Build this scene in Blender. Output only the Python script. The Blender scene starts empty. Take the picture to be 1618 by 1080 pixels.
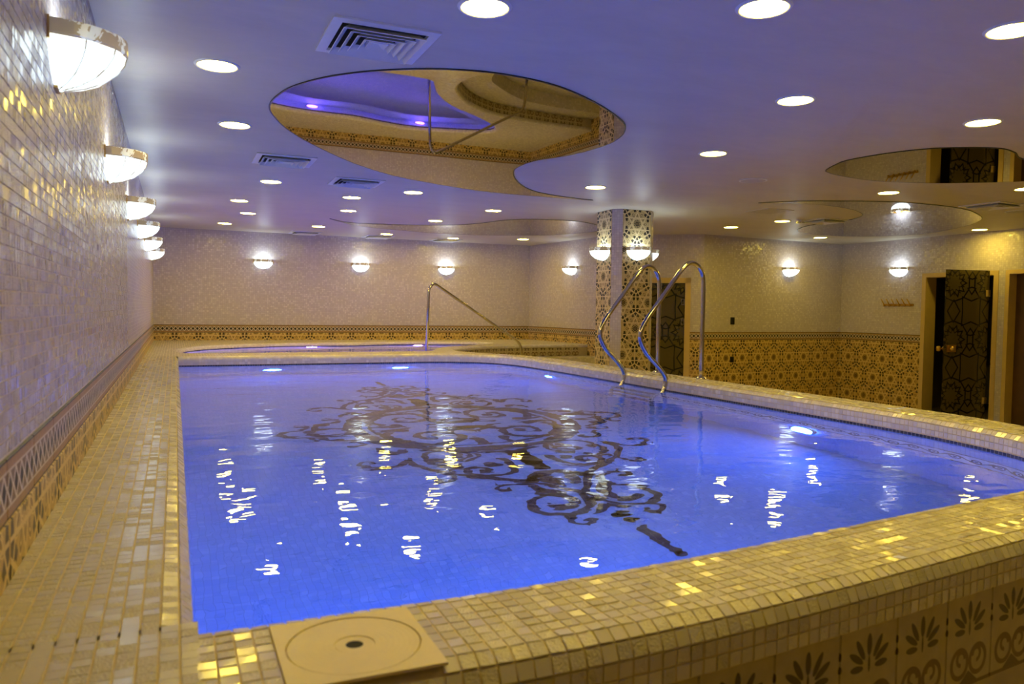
import bpy, bmesh, math, random
import numpy as np
from mathutils import Vector, Matrix
from mathutils.geometry import tessellate_polygon
random.seed(7); rng = np.random.default_rng(7)
sc = bpy.context.scene
COL = sc.collection

# ------------------------------------------------------------------ camera, world, exposure
CZ = 1.65                                   # eye height above the lower floor
F_PX, YAW, PITCH, ROLL = 1214.37, 0.413369, 0.0420695, 0.0139185
_cy, _sy = math.cos(YAW), math.sin(YAW)
FWD = Vector((_sy*math.cos(PITCH), _cy*math.cos(PITCH), -math.sin(PITCH)))
_r = Vector((_cy, -_sy, 0)); _u = _r.cross(FWD)
RGT = math.cos(ROLL)*_r + math.sin(ROLL)*_u
UPV = -math.sin(ROLL)*_r + math.cos(ROLL)*_u
cd = bpy.data.cameras.new('camera'); cam = bpy.data.objects.new('camera', cd); COL.objects.link(cam)
cd.sensor_width = 36.0; cd.lens = F_PX/1618*36.0; cd.clip_start = 0.05; cd.clip_end = 100
mw = Matrix((( RGT.x, UPV.x, -FWD.x, 0), (RGT.y, UPV.y, -FWD.y, 0), (RGT.z, UPV.z, -FWD.z, CZ), (0, 0, 0, 1)))
cam.matrix_world = mw
cd.dof.use_dof = True; cd.dof.focus_distance = 6.5; cd.dof.aperture_fstop = 4.5
sc.camera = cam
w = bpy.data.worlds.new('world'); sc.world = w; w.use_nodes = True
w.node_tree.nodes['Background'].inputs[0].default_value = (0.5, 0.5, 0.6, 1)
w.node_tree.nodes['Background'].inputs[1].default_value = 0.0
vs = sc.view_settings
vs.view_transform = 'Standard'; vs.look = 'None'; vs.gamma = 1.0; vs.use_curve_mapping = False
vs.exposure = 0.72
cy = sc.cycles
cy.max_bounces = 6; cy.diffuse_bounces = 3; cy.glossy_bounces = 3; cy.transmission_bounces = 5
cy.sample_clamp_indirect = 3.0; cy.sample_clamp_direct = 0.0; cy.blur_glossy = 0.3
cy.use_denoising = True; cy.use_adaptive_sampling = True; cy.adaptive_threshold = 0.05; cy.adaptive_min_samples = 16

# light levels (all lamps in the scene refer to these)
DOWN_COL, DOWN_E = (1.0, 0.735, 0.080), 59.0
SCON_COL, SCON_W = (0.80, 0.97, 1.0), 2.0
POOL_COL, POOL_E = (0.020, 0.152, 1.0), 168.0
TUB_COL, TUB_E = (0.34, 0.13, 1.0), 260.0

# ------------------------------------------------------------------ main levels (metres)
ZC, ZR, ZW, ZP = 2.95, 1.05, 0.935, -0.245     # ceiling, pool rim, water, pool bottom
ZB = 1.32                                       # top of the tile border
XL, YB = -0.334, 14.25
T = 0.032                                       # mosaic module

# ------------------------------------------------------------------ node helpers
class X:
    def __init__(s, nt, v): s.nt = nt; s.v = v
    def _m(s, op, *a):
        n = s.nt.nodes.new('ShaderNodeMath'); n.operation = op
        for i, q in enumerate((s,)+a):
            q = q.v if isinstance(q, X) else q
            if isinstance(q, (int, float)): n.inputs[i].default_value = q
            else: s.nt.links.new(q, n.inputs[i])
        return X(s.nt, n.outputs[0])
    def __add__(s, o): return s._m('ADD', o)
    __radd__ = __add__
    def __sub__(s, o): return s._m('SUBTRACT', o)
    def __rsub__(s, o): return (s*-1)+o
    def __mul__(s, o): return s._m('MULTIPLY', o)
    __rmul__ = __mul__
    def __truediv__(s, o): return s._m('DIVIDE', o)
    def abs(s): return s._m('ABSOLUTE')
    def fl(s): return s._m('FLOOR')
    def fr(s): return s._m('FRACT')
    def lt(s, o): return s._m('LESS_THAN', o)
    def gt(s, o): return s._m('GREATER_THAN', o)
    def max(s, o): return s._m('MAXIMUM', o)
    def min(s, o): return s._m('MINIMUM', o)
    def atan2(s, o): return s._m('ARCTAN2', o)
    def sqrt(s): return s._m('SQRT')
    def sin(s): return s._m('SINE')
    def cos(s): return s._m('COSINE')
    def wrap(s, a, b): return s._m('WRAP', b, a)
    def mod(s, o): return s._m('FLOORED_MODULO', o)

def link(nt, v, sock):
    v = v.v if isinstance(v, X) else v
    if isinstance(v, bpy.types.NodeSocket): nt.links.new(v, sock)
    elif isinstance(v, (tuple, list)): sock.default_value = tuple(v)+((1,) if len(v) == 3 and len(sock.default_value) == 4 else ())
    else: sock.default_value = v

def mix(nt, f, a, b):
    n = nt.nodes.new('ShaderNodeMix'); n.data_type = 'RGBA'
    link(nt, f, n.inputs[0]); link(nt, a, n.inputs[6]); link(nt, b, n.inputs[7])
    return n.outputs[2]

def vmath(nt, op, a, b=None, scale=None):
    n = nt.nodes.new('ShaderNodeVectorMath'); n.operation = op
    link(nt, a, n.inputs[0])
    if b is not None: link(nt, b, n.inputs[1])
    if scale is not None: link(nt, scale, n.inputs[3])
    return n.outputs[0]

def material(name, col=(0.5, 0.5, 0.5), rough=0.5, metal=0.0, spec=0.5):
    m = bpy.data.materials.new(name); m.use_nodes = True
    nt = m.node_tree; b = nt.nodes['Principled BSDF']
    link(nt, col, b.inputs['Base Color']); b.inputs['Roughness'].default_value = rough
    b.inputs['Metallic'].default_value = metal; b.inputs['Specular IOR Level'].default_value = spec
    return m, nt, b

def uv_xy(nt):
    n = nt.nodes.new('ShaderNodeUVMap'); s = nt.nodes.new('ShaderNodeSeparateXYZ')
    nt.links.new(n.outputs[0], s.inputs[0]); return X(nt, s.outputs[0]), X(nt, s.outputs[1])

def noise(nt, vec, scale, detail=2.0, rough=0.5, dist=0.0):
    n = nt.nodes.new('ShaderNodeTexNoise'); n.inputs['Scale'].default_value = scale
    n.inputs['Detail'].default_value = detail; n.inputs['Roughness'].default_value = rough; n.inputs['Distortion'].default_value = dist
    if vec is not None: nt.links.new(vec, n.inputs['Vector'])
    return n

def objco(nt):
    return nt.nodes.new('ShaderNodeTexCoord').outputs['Object']

def bump(nt, b, h, strength, dist):
    n = nt.nodes.new('ShaderNodeBump'); n.inputs['Strength'].default_value = strength; n.inputs['Distance'].default_value = dist
    link(nt, h, n.inputs['Height']); nt.links.new(n.outputs[0], b.inputs['Normal']); return n

def plain(name, col, rough=0.5, metal=0.0, var=0.08, scale=12.0, spec=0.5):
    m, nt, b = material(name, col, rough, metal, spec)
    n = noise(nt, objco(nt), scale, 3)
    c2 = tuple(c*(1-var*2) for c in col)
    link(nt, mix(nt, n.outputs['Fac'], c2, tuple(min(1, c*(1+var)) for c in col)), b.inputs['Base Color'])
    return m

# ------------------------------------------------------------------ materials
def mosaic(name, cols, grout, size=T, rough=0.18, tilt=0.10, gw=0.07):
    """small glass mosaic far enough away to be a surface: joints, tone and tilt per piece"""
    m, nt, b = material(name, cols[0], rough)
    u, v = uv_xy(nt)
    us, vs_ = u/size, v/size
    cb = nt.nodes.new('ShaderNodeCombineXYZ'); link(nt, us.fl(), cb.inputs[0]); link(nt, vs_.fl(), cb.inputs[1])
    wn = nt.nodes.new('ShaderNodeTexWhiteNoise'); wn.noise_dimensions = '3D'; nt.links.new(cb.outputs[0], wn.inputs['Vector'])
    r = X(nt, wn.outputs['Value'])
    c = mix(nt, r.gt(0.55), mix(nt, r*1.8, cols[0], cols[1]), mix(nt, (r-0.55)*2.2, cols[1], cols[2]))
    fu, fv = us.fr(), vs_.fr()
    g = ((fu-0.5).abs().max((fv-0.5).abs())).gt(0.5-gw/2)
    link(nt, mix(nt, g, c, grout), b.inputs['Base Color'])
    link(nt, g*0.5+rough, b.inputs['Roughness'])
    ge = nt.nodes.new('ShaderNodeNewGeometry')
    rv = vmath(nt, 'SUBTRACT', wn.outputs['Color'], (0.5, 0.5, 0.5))
    no = vmath(nt, 'NORMALIZE', vmath(nt, 'ADD', ge.outputs['Normal'], vmath(nt, 'SCALE', rv, scale=(1-g)*tilt)))
    nt.links.new(no, b.inputs['Normal'])
    return m

def pearl(name, cols, rough=0.2, coat=0.8, crumple=0.45):
    """one glass mosaic piece: tone per piece, cloudy nacre and a crumpled face"""
    m, nt, b = material(name, cols[0], rough)
    oi = nt.nodes.new('ShaderNodeObjectInfo'); ge = nt.nodes.new('ShaderNodeNewGeometry')
    r = (X(nt, oi.outputs['Random'])*7.31+X(nt, ge.outputs['Random Per Island'])).fr()
    co = nt.nodes.new('ShaderNodeNewGeometry').outputs['Position']
    n1 = noise(nt, co, 45, 2); n2 = noise(nt, co, 190, 2, 0.6)
    c = mix(nt, r.gt(0.5), mix(nt, r*2, cols[0], cols[1]), mix(nt, (r-0.5)*2, cols[1], cols[2]))
    c = mix(nt, X(nt, n1.outputs['Fac'])*0.6, c, cols[3])
    link(nt, c, b.inputs['Base Color'])
    r2 = (r*13.7).fr()
    bm = nt.nodes.new('ShaderNodeBump'); bm.inputs['Distance'].default_value = 0.0042
    link(nt, r2.gt(crumple)*0.8+0.06, bm.inputs['Strength']); nt.links.new(n2.outputs['Fac'], bm.inputs['Height'])
    nt.links.new(bm.outputs[0], b.inputs['Normal']); nt.links.new(bm.outputs[0], b.inputs['Coat Normal'])
    link(nt, r2*0.16+rough*0.7, b.inputs['Roughness'])
    b.inputs['Coat Weight'].default_value = coat; b.inputs['Coat Roughness'].default_value = 0.05
    return m

IVORY = [(0.62, 0.56, 0.50), (0.52, 0.46, 0.44), (0.70, 0.64, 0.55), (0.50, 0.44, 0.46)]
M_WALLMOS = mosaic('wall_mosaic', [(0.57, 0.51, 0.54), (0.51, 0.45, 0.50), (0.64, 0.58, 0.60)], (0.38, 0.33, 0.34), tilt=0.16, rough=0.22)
M_DECKMOS = mosaic('deck_mosaic', [(0.64, 0.57, 0.46), (0.54, 0.48, 0.42), (0.72, 0.66, 0.55)], (0.55, 0.46, 0.30), tilt=0.12, rough=0.2)
M_POOLMOS = mosaic('pool_mosaic', [(0.34, 0.52, 0.82), (0.28, 0.46, 0.78), (0.40, 0.58, 0.86)], (0.24, 0.38, 0.62), tilt=0.05, rough=0.3)
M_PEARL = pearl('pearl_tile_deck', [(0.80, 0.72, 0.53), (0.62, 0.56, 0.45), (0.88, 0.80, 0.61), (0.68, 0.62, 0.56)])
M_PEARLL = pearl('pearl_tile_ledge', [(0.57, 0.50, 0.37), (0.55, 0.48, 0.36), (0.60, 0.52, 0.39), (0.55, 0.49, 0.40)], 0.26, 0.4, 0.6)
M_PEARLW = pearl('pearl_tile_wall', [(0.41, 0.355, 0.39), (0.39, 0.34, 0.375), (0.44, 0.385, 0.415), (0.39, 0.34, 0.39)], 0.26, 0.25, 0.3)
M_GROUT = plain('gold_grout', (0.70, 0.56, 0.30), 0.75, 0, 0.1, 60)
M_GROUTW = plain('wall_grout', (0.58, 0.50, 0.43), 0.8, 0, 0.1, 60)
M_DARKMOS = plain('dark_glass_tile', (0.045, 0.045, 0.06), 0.2, 0, 0.3, 90)
M_CHROME = material('polished_steel', (0.62, 0.58, 0.52), 0.12, 1.0)[0]
M_BRASS = plain('aged_brass', (0.62, 0.40, 0.11), 0.38, 1.0, 0.15, 40)
M_WHITEM = plain('white_enamel', (0.78, 0.79, 0.82), 0.35, 0, 0.04, 20)
M_DARK = material('near_black', (0.012, 0.012, 0.014), 0.8)[0]  # near-black colour for shade in hollows; also on the vanity feet
M_BLACKP = plain('black_plastic', (0.012, 0.012, 0.013), 0.3, 0, 0.2, 30)
M_TRIM = plain('ochre_painted_trim', (0.60, 0.43, 0.17), 0.5, 0, 0.06, 9)
M_CREAM = plain('cream_tile_body', (0.58, 0.48, 0.27), 0.45, 0, 0.12, 14)
M_WOOD = plain('dark_brown_wood', (0.10, 0.045, 0.015), 0.45, 0, 0.3, 6)
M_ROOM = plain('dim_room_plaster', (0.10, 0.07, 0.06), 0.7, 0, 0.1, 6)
M_VANITY = plain('grey_lacquer', (0.42, 0.40, 0.42), 0.4, 0, 0.05, 6)
M_LID = plain('beige_plastic', (0.84, 0.71, 0.42), 0.42, 0, 0.05, 18)
M_STEP = M_DECKMOS

def m_ceiling():
    m, nt, b = material('venetian_plaster', (0.62, 0.58, 0.56), 0.42, 0, 0.16)
    co = objco(nt)
    mp = nt.nodes.new('ShaderNodeMapping'); mp.inputs['Scale'].default_value = (1.0, 2.4, 1.0); nt.links.new(co, mp.inputs['Vector'])
    n1 = noise(nt, mp.outputs[0], 1.6, 5, 0.6, 0.8); n2 = noise(nt, mp.outputs[0], 9, 4, 0.6, 0.6)
    f = X(nt, n1.outputs['Fac'])*0.6+X(nt, n2.outputs['Fac'])*0.4
    link(nt, mix(nt, f, (0.50, 0.46, 0.40), (0.72, 0.67, 0.58)), b.inputs['Base Color'])
    link(nt, X(nt, n2.outputs['Fac'])*0.25+0.30, b.inputs['Roughness'])
    bump(nt, b, n2.outputs['Fac'], 0.25, 0.006)
    return m
M_CEIL = m_ceiling()

def m_floor():
    return mosaic('floor_tile', [(0.60, 0.48, 0.28), (0.56, 0.44, 0.26), (0.64, 0.52, 0.31)], (0.34, 0.27, 0.16), size=0.33, tilt=0.01, gw=0.015, rough=0.25)
M_FLOOR = m_floor()

def m_mirror():
    m, nt, b = material('glossy_stretch_ceiling', (0.30, 0.27, 0.34), 0.015, 1.0)
    n = noise(nt, objco(nt), 1.2, 1)
    bump(nt, b, n.outputs['Fac'], 0.05, 0.004)
    return m
M_MIRROR = m_mirror()

A_HEX, H_ROW = 0.376, 0.34
def rosette_nodes(nt, u, v):
    """nearest rosette of a staggered lattice: local coords (lattice step 1), hex distance"""
    x, y = (u/A_HEX).abs(), (v/H_ROW*0.866).abs()
    hd = x.max(x*0.5+y*0.866)
    s = hd.gt(0.5)
    qx, qy = (x-s*0.5).abs(), (y-s*0.866).abs()
    return qx, qy, qx.max(qx*0.5+qy*0.866)

def m_rosette(name, base, light, brown, dark):
    m, nt, b = material(name, base, 0.42, 0, 0.3)
    u, v = uv_xy(nt)
    qx, qy, hd = rosette_nodes(nt, u, v)
    r = (qx*qx+qy*qy).sqrt(); th = qy.atan2(qx)
    ph = th.wrap(-math.pi/12, math.pi/12)
    px, py = r*ph.cos(), r*ph.sin()
    # three families of straight ribbons
    l1 = (qy-0.19).abs().lt(0.016)
    l2 = ((qx*0.866+qy*0.5)-0.19).abs().lt(0.016).max((qx*0.866-qy*0.5).abs().__sub__(0.19).abs().lt(0.016))
    e = ((px-0.285)/0.125)*((px-0.285)/0.125)+(py/0.066)*(py/0.066)
    n = noise(nt, objco(nt), 30, 3)
    nb = mix(nt, n.outputs['Fac'], tuple(c*0.8 for c in base), tuple(min(1, c*1.15) for c in base))
    # dark chevrons towards the hexagon corners
    t6 = (th-math.pi/6).wrap(-math.pi/6, math.pi/6).abs()
    chev = hd.gt(0.375)*hd.lt(0.465)*t6.lt(0.34)*(r.gt(0.40))
    c = mix(nt, chev, nb, dark)
    gapl = hd.gt(0.455)*hd.lt(0.482)*t6.lt(0.22)
    c = mix(nt, gapl, c, dark)
    c = mix(nt, e.lt(1.0), c, light)
    c = mix(nt, e.lt(0.72), c, brown)
    ee = ((px-0.27)/0.07)*((px-0.27)/0.07)+(py/0.03)*(py/0.03)
    c = mix(nt, (ee-1).abs().lt(0.35), c, light)
    c = mix(nt, l1.max(l2)*r.gt(0.13)*r.lt(0.56), c, light)
    c = mix(nt, (hd-0.5).abs().lt(0.020), c, light)
    c = mix(nt, r.lt(0.135), c, base)
    dots = ((px-0.115)*(px-0.115)+py*py).sqrt().lt(0.022)
    c = mix(nt, dots, c, dark)
    c = mix(nt, r.lt(0.085), c, brown)
    c = mix(nt, (r-0.06).abs().lt(0.016), c, dark)
    c = mix(nt, r.lt(0.022), c, dark)
    link(nt, c, b.inputs['Base Color'])
    return m
M_ROS = m_rosette('rosette_tile', (0.50, 0.33, 0.10), (0.66, 0.48, 0.18), (0.26, 0.15, 0.045), (0.075, 0.05, 0.025))
M_ROSC = m_rosette('rosette_tile_column', (0.52, 0.40, 0.20), (0.70, 0.56, 0.32), (0.24, 0.17, 0.08), (0.035, 0.03, 0.028))

def m_border():
    m, nt, b = material('border_tile', (0.3, 0.2, 0.12), 0.45, 0, 0.25)
    u, v = uv_xy(nt)                         # v: 0..1 over the height, u in metres
    x = ((u/0.068).fr()-0.5).abs(); y = (v-0.5).abs()
    n = noise(nt, objco(nt), 40, 3)
    br = mix(nt, n.outputs['Fac'], (0.26, 0.14, 0.05), (0.42, 0.26, 0.11))
    c = mix(nt, y.lt(0.27), br, (0.20, 0.13, 0.08))
    yy = y*1.75
    d = x+yy
    c = mix(nt, (d-0.46).abs().lt(0.085)*y.lt(0.27), c, (0.62, 0.54, 0.44))
    c = mix(nt, x.max(yy*0.9).max(d*0.72).lt(0.235), c, (0.02, 0.018, 0.022))
    c = mix(nt, (y-0.285).abs().lt(0.022), c, (0.55, 0.45, 0.32))
    c = mix(nt, y.gt(0.45), c, (0.035, 0.025, 0.02))
    link(nt, c, b.inputs['Base Color'])
    return m
M_BORDER = m_border()

def ell(u, v, cx, cy_, a, rx, ry):
    ca, sa = math.cos(a), math.sin(a)
    p = (u-cx)*ca+(v-cy_)*sa; q = (v-cy_)*ca-(u-cx)*sa
    return ((p/rx)*(p/rx)+(q/ry)*(q/ry)).lt(1.0)

PALW, PALH = 0.208, 0.25
def m_palmette(name='palmette_tile', k=1.0):
    m, nt, b = material(name, (0.5, 0.42, 0.22), 0.35)
    u, v = uv_xy(nt)
    u = u*k; v = (v-0.20)*k+0.20
    x = u; ax = u.abs()
    n = noise(nt, objco(nt), 26, 3)
    base = mix(nt, n.outputs['Fac'], (0.42, 0.33, 0.16), (0.60, 0.50, 0.29))
    dk = ell(ax, v, 0.0, 0.205, 0, 0.009, 0.026)
    for a, L in ((1.02, 0.062), (0.55, 0.062), (0.05, 0.05)):
        dk = dk.max(ell(ax, v, 0.008+math.cos(a)*L*0.72, 0.152+math.sin(a)*L*0.85, a, L*0.46, 0.0085))
    dk = dk.max(ell(ax, v, 0.0, 0.16, 0, 0.004, 0.02))
    dk = dk.max(ell(ax, v, 0.104, 0.195, 0, 0.005, 0.011)).max(ell(ax, v, 0.104, 0.165, 0, 0.007, 0.009))
    c = mix(nt, dk, base, (0.085, 0.05, 0.022))
    # heart scrolls
    r = ((ax-0.042)*(ax-0.042)+(v-0.072)*(v-0.072)).sqrt()
    ring = (r-0.036).abs().lt(0.0065)
    r2 = ((ax-0.036)*(ax-0.036)+(v-0.085)*(v-0.085)).sqrt()
    ring2 = (r2-0.017).abs().lt(0.0055)*(v.gt(0.082).max(ax.gt(0.036)))
    c = mix(nt, ring.max(ring2), c, (0.17, 0.09, 0.03))
    tri = (ax*0.9+(v-0.03)*1.2).abs().lt(0.022)*v.gt(0.012)
    c = mix(nt, tri, c, (0.13, 0.07, 0.03))
    c = mix(nt, (v-0.012).abs().lt(0.005), c, (0.15, 0.08, 0.03))
    link(nt, c, b.inputs['Base Color'])
    return m
M_PALM = m_palmette(); M_PALMR = m_palmette('riser_palmette_tile', 1.25)

def m_doorglass():
    m, nt, b = material('patterned_dark_glass', (0.05, 0.04, 0.02), 0.12, 0, 0.6)
    u, v = uv_xy(nt)
    u2 = (u/0.62+0.5).fr()-0.5; v2 = (v/0.86).fr()-0.5
    x, y = u2.abs(), v2.abs()*1.35
    r = (x*x+y*y).sqrt(); th = y.atan2(x)
    ph = th.wrap(-math.pi/10, math.pi/10)
    px, py = r*ph.cos(), (r*ph.sin()).abs()
    l = (px*0.5+py*0.95-0.17).abs().lt(0.017)
    l = l.max((px*0.28+py-0.235).abs().lt(0.017)*r.gt(0.2)).max((px-0.42).abs().lt(0.018))
    l = l.max((px-0.16-py*1.3).abs().lt(0.014)*r.gt(0.12)*r.lt(0.4))
    link(nt, mix(nt, l, (0.085, 0.065, 0.025), (0.006, 0.006, 0.006)), b.inputs['Base Color'])
    return m
M_DGLASS = m_doorglass()

def m_water(name):
    m = bpy.data.materials.new(name); m.use_nodes = True
    nt = m.node_tree; nt.nodes.clear()
    out = nt.nodes.new('ShaderNodeOutputMaterial'); b = nt.nodes.new('ShaderNodeBsdfPrincipled')
    b.inputs['Base Color'].default_value = (0.93, 0.97, 1.0, 1); b.inputs['Roughness'].default_value = 0.0
    b.inputs['IOR'].default_value = 1.33; b.inputs['Transmission Weight'].default_value = 1.0
    co = nt.nodes.new('ShaderNodeNewGeometry').outputs['Position']
    mp = nt.nodes.new('ShaderNodeMapping'); mp.inputs['Scale'].default_value = (0.75, 1.0, 1.0); mp.inputs['Rotation'].default_value = (0, 0, 0.35)
    nt.links.new(co, mp.inputs['Vector'])
    n1 = noise(nt, mp.outputs[0], 2.1, 1.5, 0.5, 0.5); n2 = noise(nt, mp.outputs[0], 8.5, 1.5, 0.5, 0.2)
    sp = nt.nodes.new('ShaderNodeSeparateXYZ'); nt.links.new(co, sp.inputs[0])
    h = X(nt, n1.outputs['Fac'])*0.0095+X(nt, n2.outputs['Fac'])*0.0023
    bm = nt.nodes.new('ShaderNodeBump'); bm.inputs['Strength'].default_value = 1.0; bm.inputs['Distance'].default_value = 1.0
    link(nt, h, bm.inputs['Height']); nt.links.new(bm.outputs[0], b.inputs['Normal'])
    nt.links.new(b.outputs[0], out.inputs[0])
    return m
M_WATER = m_water('pool_water_surface')

def emitter(name, col, e):
    m = bpy.data.materials.new(name); m.use_nodes = True
    nt = m.node_tree; nt.nodes.clear()
    out = nt.nodes.new('ShaderNodeOutputMaterial'); em = nt.nodes.new('ShaderNodeEmission')
    em.inputs[0].default_value = col+(1,); em.inputs[1].default_value = e
    nt.links.new(em.outputs[0], out.inputs[0]); return m
M_DOWN = emitter('downlight_diffuser', DOWN_COL, DOWN_E)
M_POOLL = emitter('pool_lamp_lens', POOL_COL, POOL_E)
M_TUBL = emitter('tub_lamp_lens', TUB_COL, TUB_E)
M_BULB = emitter('bulb', SCON_COL, 6.0); M_BULB.cycles.emission_sampling = 'NONE'

def m_alabaster(name, trans, dark):
    m = bpy.data.materials.new(name); m.use_nodes = True
    nt = m.node_tree; nt.nodes.clear()
    out = nt.nodes.new('ShaderNodeOutputMaterial')
    co = objco(nt); n = noise(nt, co, 9, 4, 0.65, 1.5)
    f = X(nt, n.outputs['Fac']).gt(0.48) if dark else (X(nt, n.outputs['Fac'])-0.50)*2.2
    col = mix(nt, f, (0.92, 0.93, 0.92), (0.40, 0.29, 0.17) if dark else (0.62, 0.58, 0.52))
    d = nt.nodes.new('ShaderNodeBsdfDiffuse'); t = nt.nodes.new('ShaderNodeBsdfTranslucent'); g = nt.nodes.new('ShaderNodeBsdfGlossy')
    g.inputs['Roughness'].default_value = 0.15
    for q in (d, t): nt.links.new(col, q.inputs[0])
    m1 = nt.nodes.new('ShaderNodeMixShader'); m1.inputs[0].default_value = trans
    nt.links.new(d.outputs[0], m1.inputs[1]); nt.links.new(t.outputs[0], m1.inputs[2])
    m2 = nt.nodes.new('ShaderNodeMixShader'); m2.inputs[0].default_value = 0.06
    nt.links.new(m1.outputs[0], m2.inputs[1]); nt.links.new(g.outputs[0], m2.inputs[2])
    em = nt.nodes.new('ShaderNodeEmission'); em.inputs[0].default_value = SCON_COL+(1,); em.inputs[1].default_value = 0.04 if dark else 0.9   # lit shade
    m.cycles.emission_sampling = 'NONE'
    ad = nt.nodes.new('ShaderNodeAddShader'); nt.links.new(m2.outputs[0], ad.inputs[0]); nt.links.new(em.outputs[0], ad.inputs[1])
    nt.links.new(ad.outputs[0], out.inputs[0]); return m
M_ALAB = m_alabaster('lit_alabaster', 0.24, False)
M_ALABB = m_alabaster('veined_alabaster_band', 0.30, True)

# ------------------------------------------------------------------ geometry helpers
def new_obj(name, me, parent=None, label=None, cat=None, group=None, kind=None):
    o = bpy.data.objects.new(name, me); COL.objects.link(o)
    if parent is not None:
        o.parent = parent
    if label: o['label'] = label
    if cat: o['category'] = cat
    if group: o['group'] = group
    if kind: o['kind'] = kind
    return o

def mesh(name, verts, faces, mats, uvs=None, midx=None, smooth=False):
    me = bpy.data.meshes.new(name)
    me.from_pydata([tuple(map(float, v)) for v in verts], [], faces)
    for m in (mats if isinstance(mats, (list, tuple)) else [mats]): me.materials.append(m)
    if uvs is not None:
        l = me.uv_layers.new(name='UVMap')
        a = np.array([uvs[v] for f in faces for v in f], dtype=np.float32).ravel() if len(uvs) == len(verts) else np.array(uvs, dtype=np.float32).ravel()
        l.data.foreach_set('uv', a)
    if midx is not None: me.polygons.foreach_set('material_index', np.array(midx, dtype=np.int32))
    if smooth: me.polygons.foreach_set('use_smooth', np.ones(len(faces), dtype=bool))
    me.update(); return me

def empty(name, loc, rotz=0.0, **k):
    o = bpy.data.objects.new(name, None); COL.objects.link(o); o.location = loc; o.rotation_euler = (0, 0, rotz)
    o.empty_display_size = 0.1
    for a, v in k.items():
        if v: o['category' if a == 'cat' else a] = v
    return o

class MB:
    def __init__(s): s.v = []; s.f = []; s.uv = []; s.sm = False
    def add(s, vs_, fs, uvs=None):
        n = len(s.v); s.v += [tuple(p) for p in vs_]; s.f += [tuple(i+n for i in f) for f in fs]
        s.uv += list(uvs) if uvs is not None else [(p[0], p[1]) for p in vs_]
        return s
    def box(s, x0, x1, y0, y1, z0, z1):
        return s.add([(x0,y0,z0),(x1,y0,z0),(x1,y1,z0),(x0,y1,z0),(x0,y0,z1),(x1,y0,z1),(x1,y1,z1),(x0,y1,z1)],
                     [(3,2,1,0),(4,5,6,7),(0,1,5,4),(1,2,6,5),(2,3,7,6),(3,0,4,7)])
    def lathe(s, prof, n=24, a0=0.0, a1=2*math.pi, c=(0, 0, 0), sx=1.0, sy=1.0):
        full = abs(a1-a0-2*math.pi) < 1e-6; m = n if full else n+1
        vs_ = []
        for r, z in prof:
            for i in range(m):
                a = a0+(a1-a0)*i/n; vs_.append((c[0]+r*math.cos(a)*sx, c[1]+r*math.sin(a)*sy, c[2]+z))
        fs = []
        for j in range(len(prof)-1):
            for i in range(n):
                i2 = (i+1) % m; fs.append((j*m+i, j*m+i2, (j+1)*m+i2, (j+1)*m+i))
        return s.add(vs_, fs)
    def disc(s, r, z, n=24, c=(0, 0, 0), up=True, sx=1.0, sy=1.0):
        vs_ = [(c[0]+r*math.cos(2*math.pi*i/n)*sx, c[1]+r*math.sin(2*math.pi*i/n)*sy, c[2]+z) for i in range(n)]
        return s.add(vs_, [tuple(range(n)) if up else tuple(range(n-1, -1, -1))])
    def tube(s, pts, r, n=12, closed=False):
        pts = [Vector(p) for p in pts]; N_ = len(pts); vs_ = []; fs = []
        up = None
        for i, p in enumerate(pts):
            t = (pts[min(i+1, N_-1)]-pts[max(i-1, 0)]).normalized()
            if up is None:
                up = Vector((0, 0, 1)) if abs(t.z) < 0.9 else Vector((1, 0, 0))
            s1 = t.cross(up).normalized(); up = s1.cross(t).normalized()
            for k in range(n):
                a = 2*math.pi*k/n; vs_.append(p+s1*(math.cos(a)*r)+up*(math.sin(a)*r))
        for i in range(N_-1):
            for k in range(n):
                k2 = (k+1) % n; fs.append((i*n+k, i*n+k2, (i+1)*n+k2, (i+1)*n+k))
        fs += [tuple(range(n-1, -1, -1)), tuple((N_-1)*n+k for k in range(n))]
        return s.add(vs_, fs)
    def obj(s, name, mat, parent=None, smooth=False, **k):
        return new_obj(name, mesh(name, s.v, s.f, mat, s.uv, None, smooth), parent, **k)

def catmull(pts, sub=8, closed=False):
    P = [Vector((*p, 0)) if len(p) == 2 else Vector(p) for p in pts]; n = len(P); out = []
    for i in range(n if closed else n-1):
        p0 = P[(i-1) % n] if (closed or i > 0) else P[0]*2-P[1]
        p1, p2 = P[i], P[(i+1) % n]
        p3 = P[(i+2) % n] if (closed or i+2 < n) else P[-1]*2-P[-2]
        for k in range(sub):
            t = k/sub
            out.append(0.5*((2*p1)+(p2-p0)*t+(2*p0-5*p1+4*p2-p3)*t*t+(3*p1-p0-3*p2+p3)*t**3))
    if not closed: out.append(P[-1])
    return [tuple(p) for p in out]

def resample(pts, step, closed=False):
    P = np.array([p[:2] for p in pts], float)
    if closed: P = np.vstack([P, P[:1]])
    d = np.r_[0, np.cumsum(np.hypot(*np.diff(P, axis=0).T))]
    n = max(2, int(round(d[-1]/step))); s = np.linspace(0, d[-1], n+1)
    Q = np.c_[np.interp(s, d, P[:, 0]), np.interp(s, d, P[:, 1])]
    return Q[:-1] if closed else Q, s

def normals2(Q, closed=False):
    if closed: t = np.roll(Q, -1, 0)-np.roll(Q, 1, 0)
    else: t = np.gradient(Q, axis=0)
    t /= np.hypot(t[:, 0], t[:, 1])[:, None]
    return np.c_[t[:, 1], -t[:, 0]]        # right-hand side of travel

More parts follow.
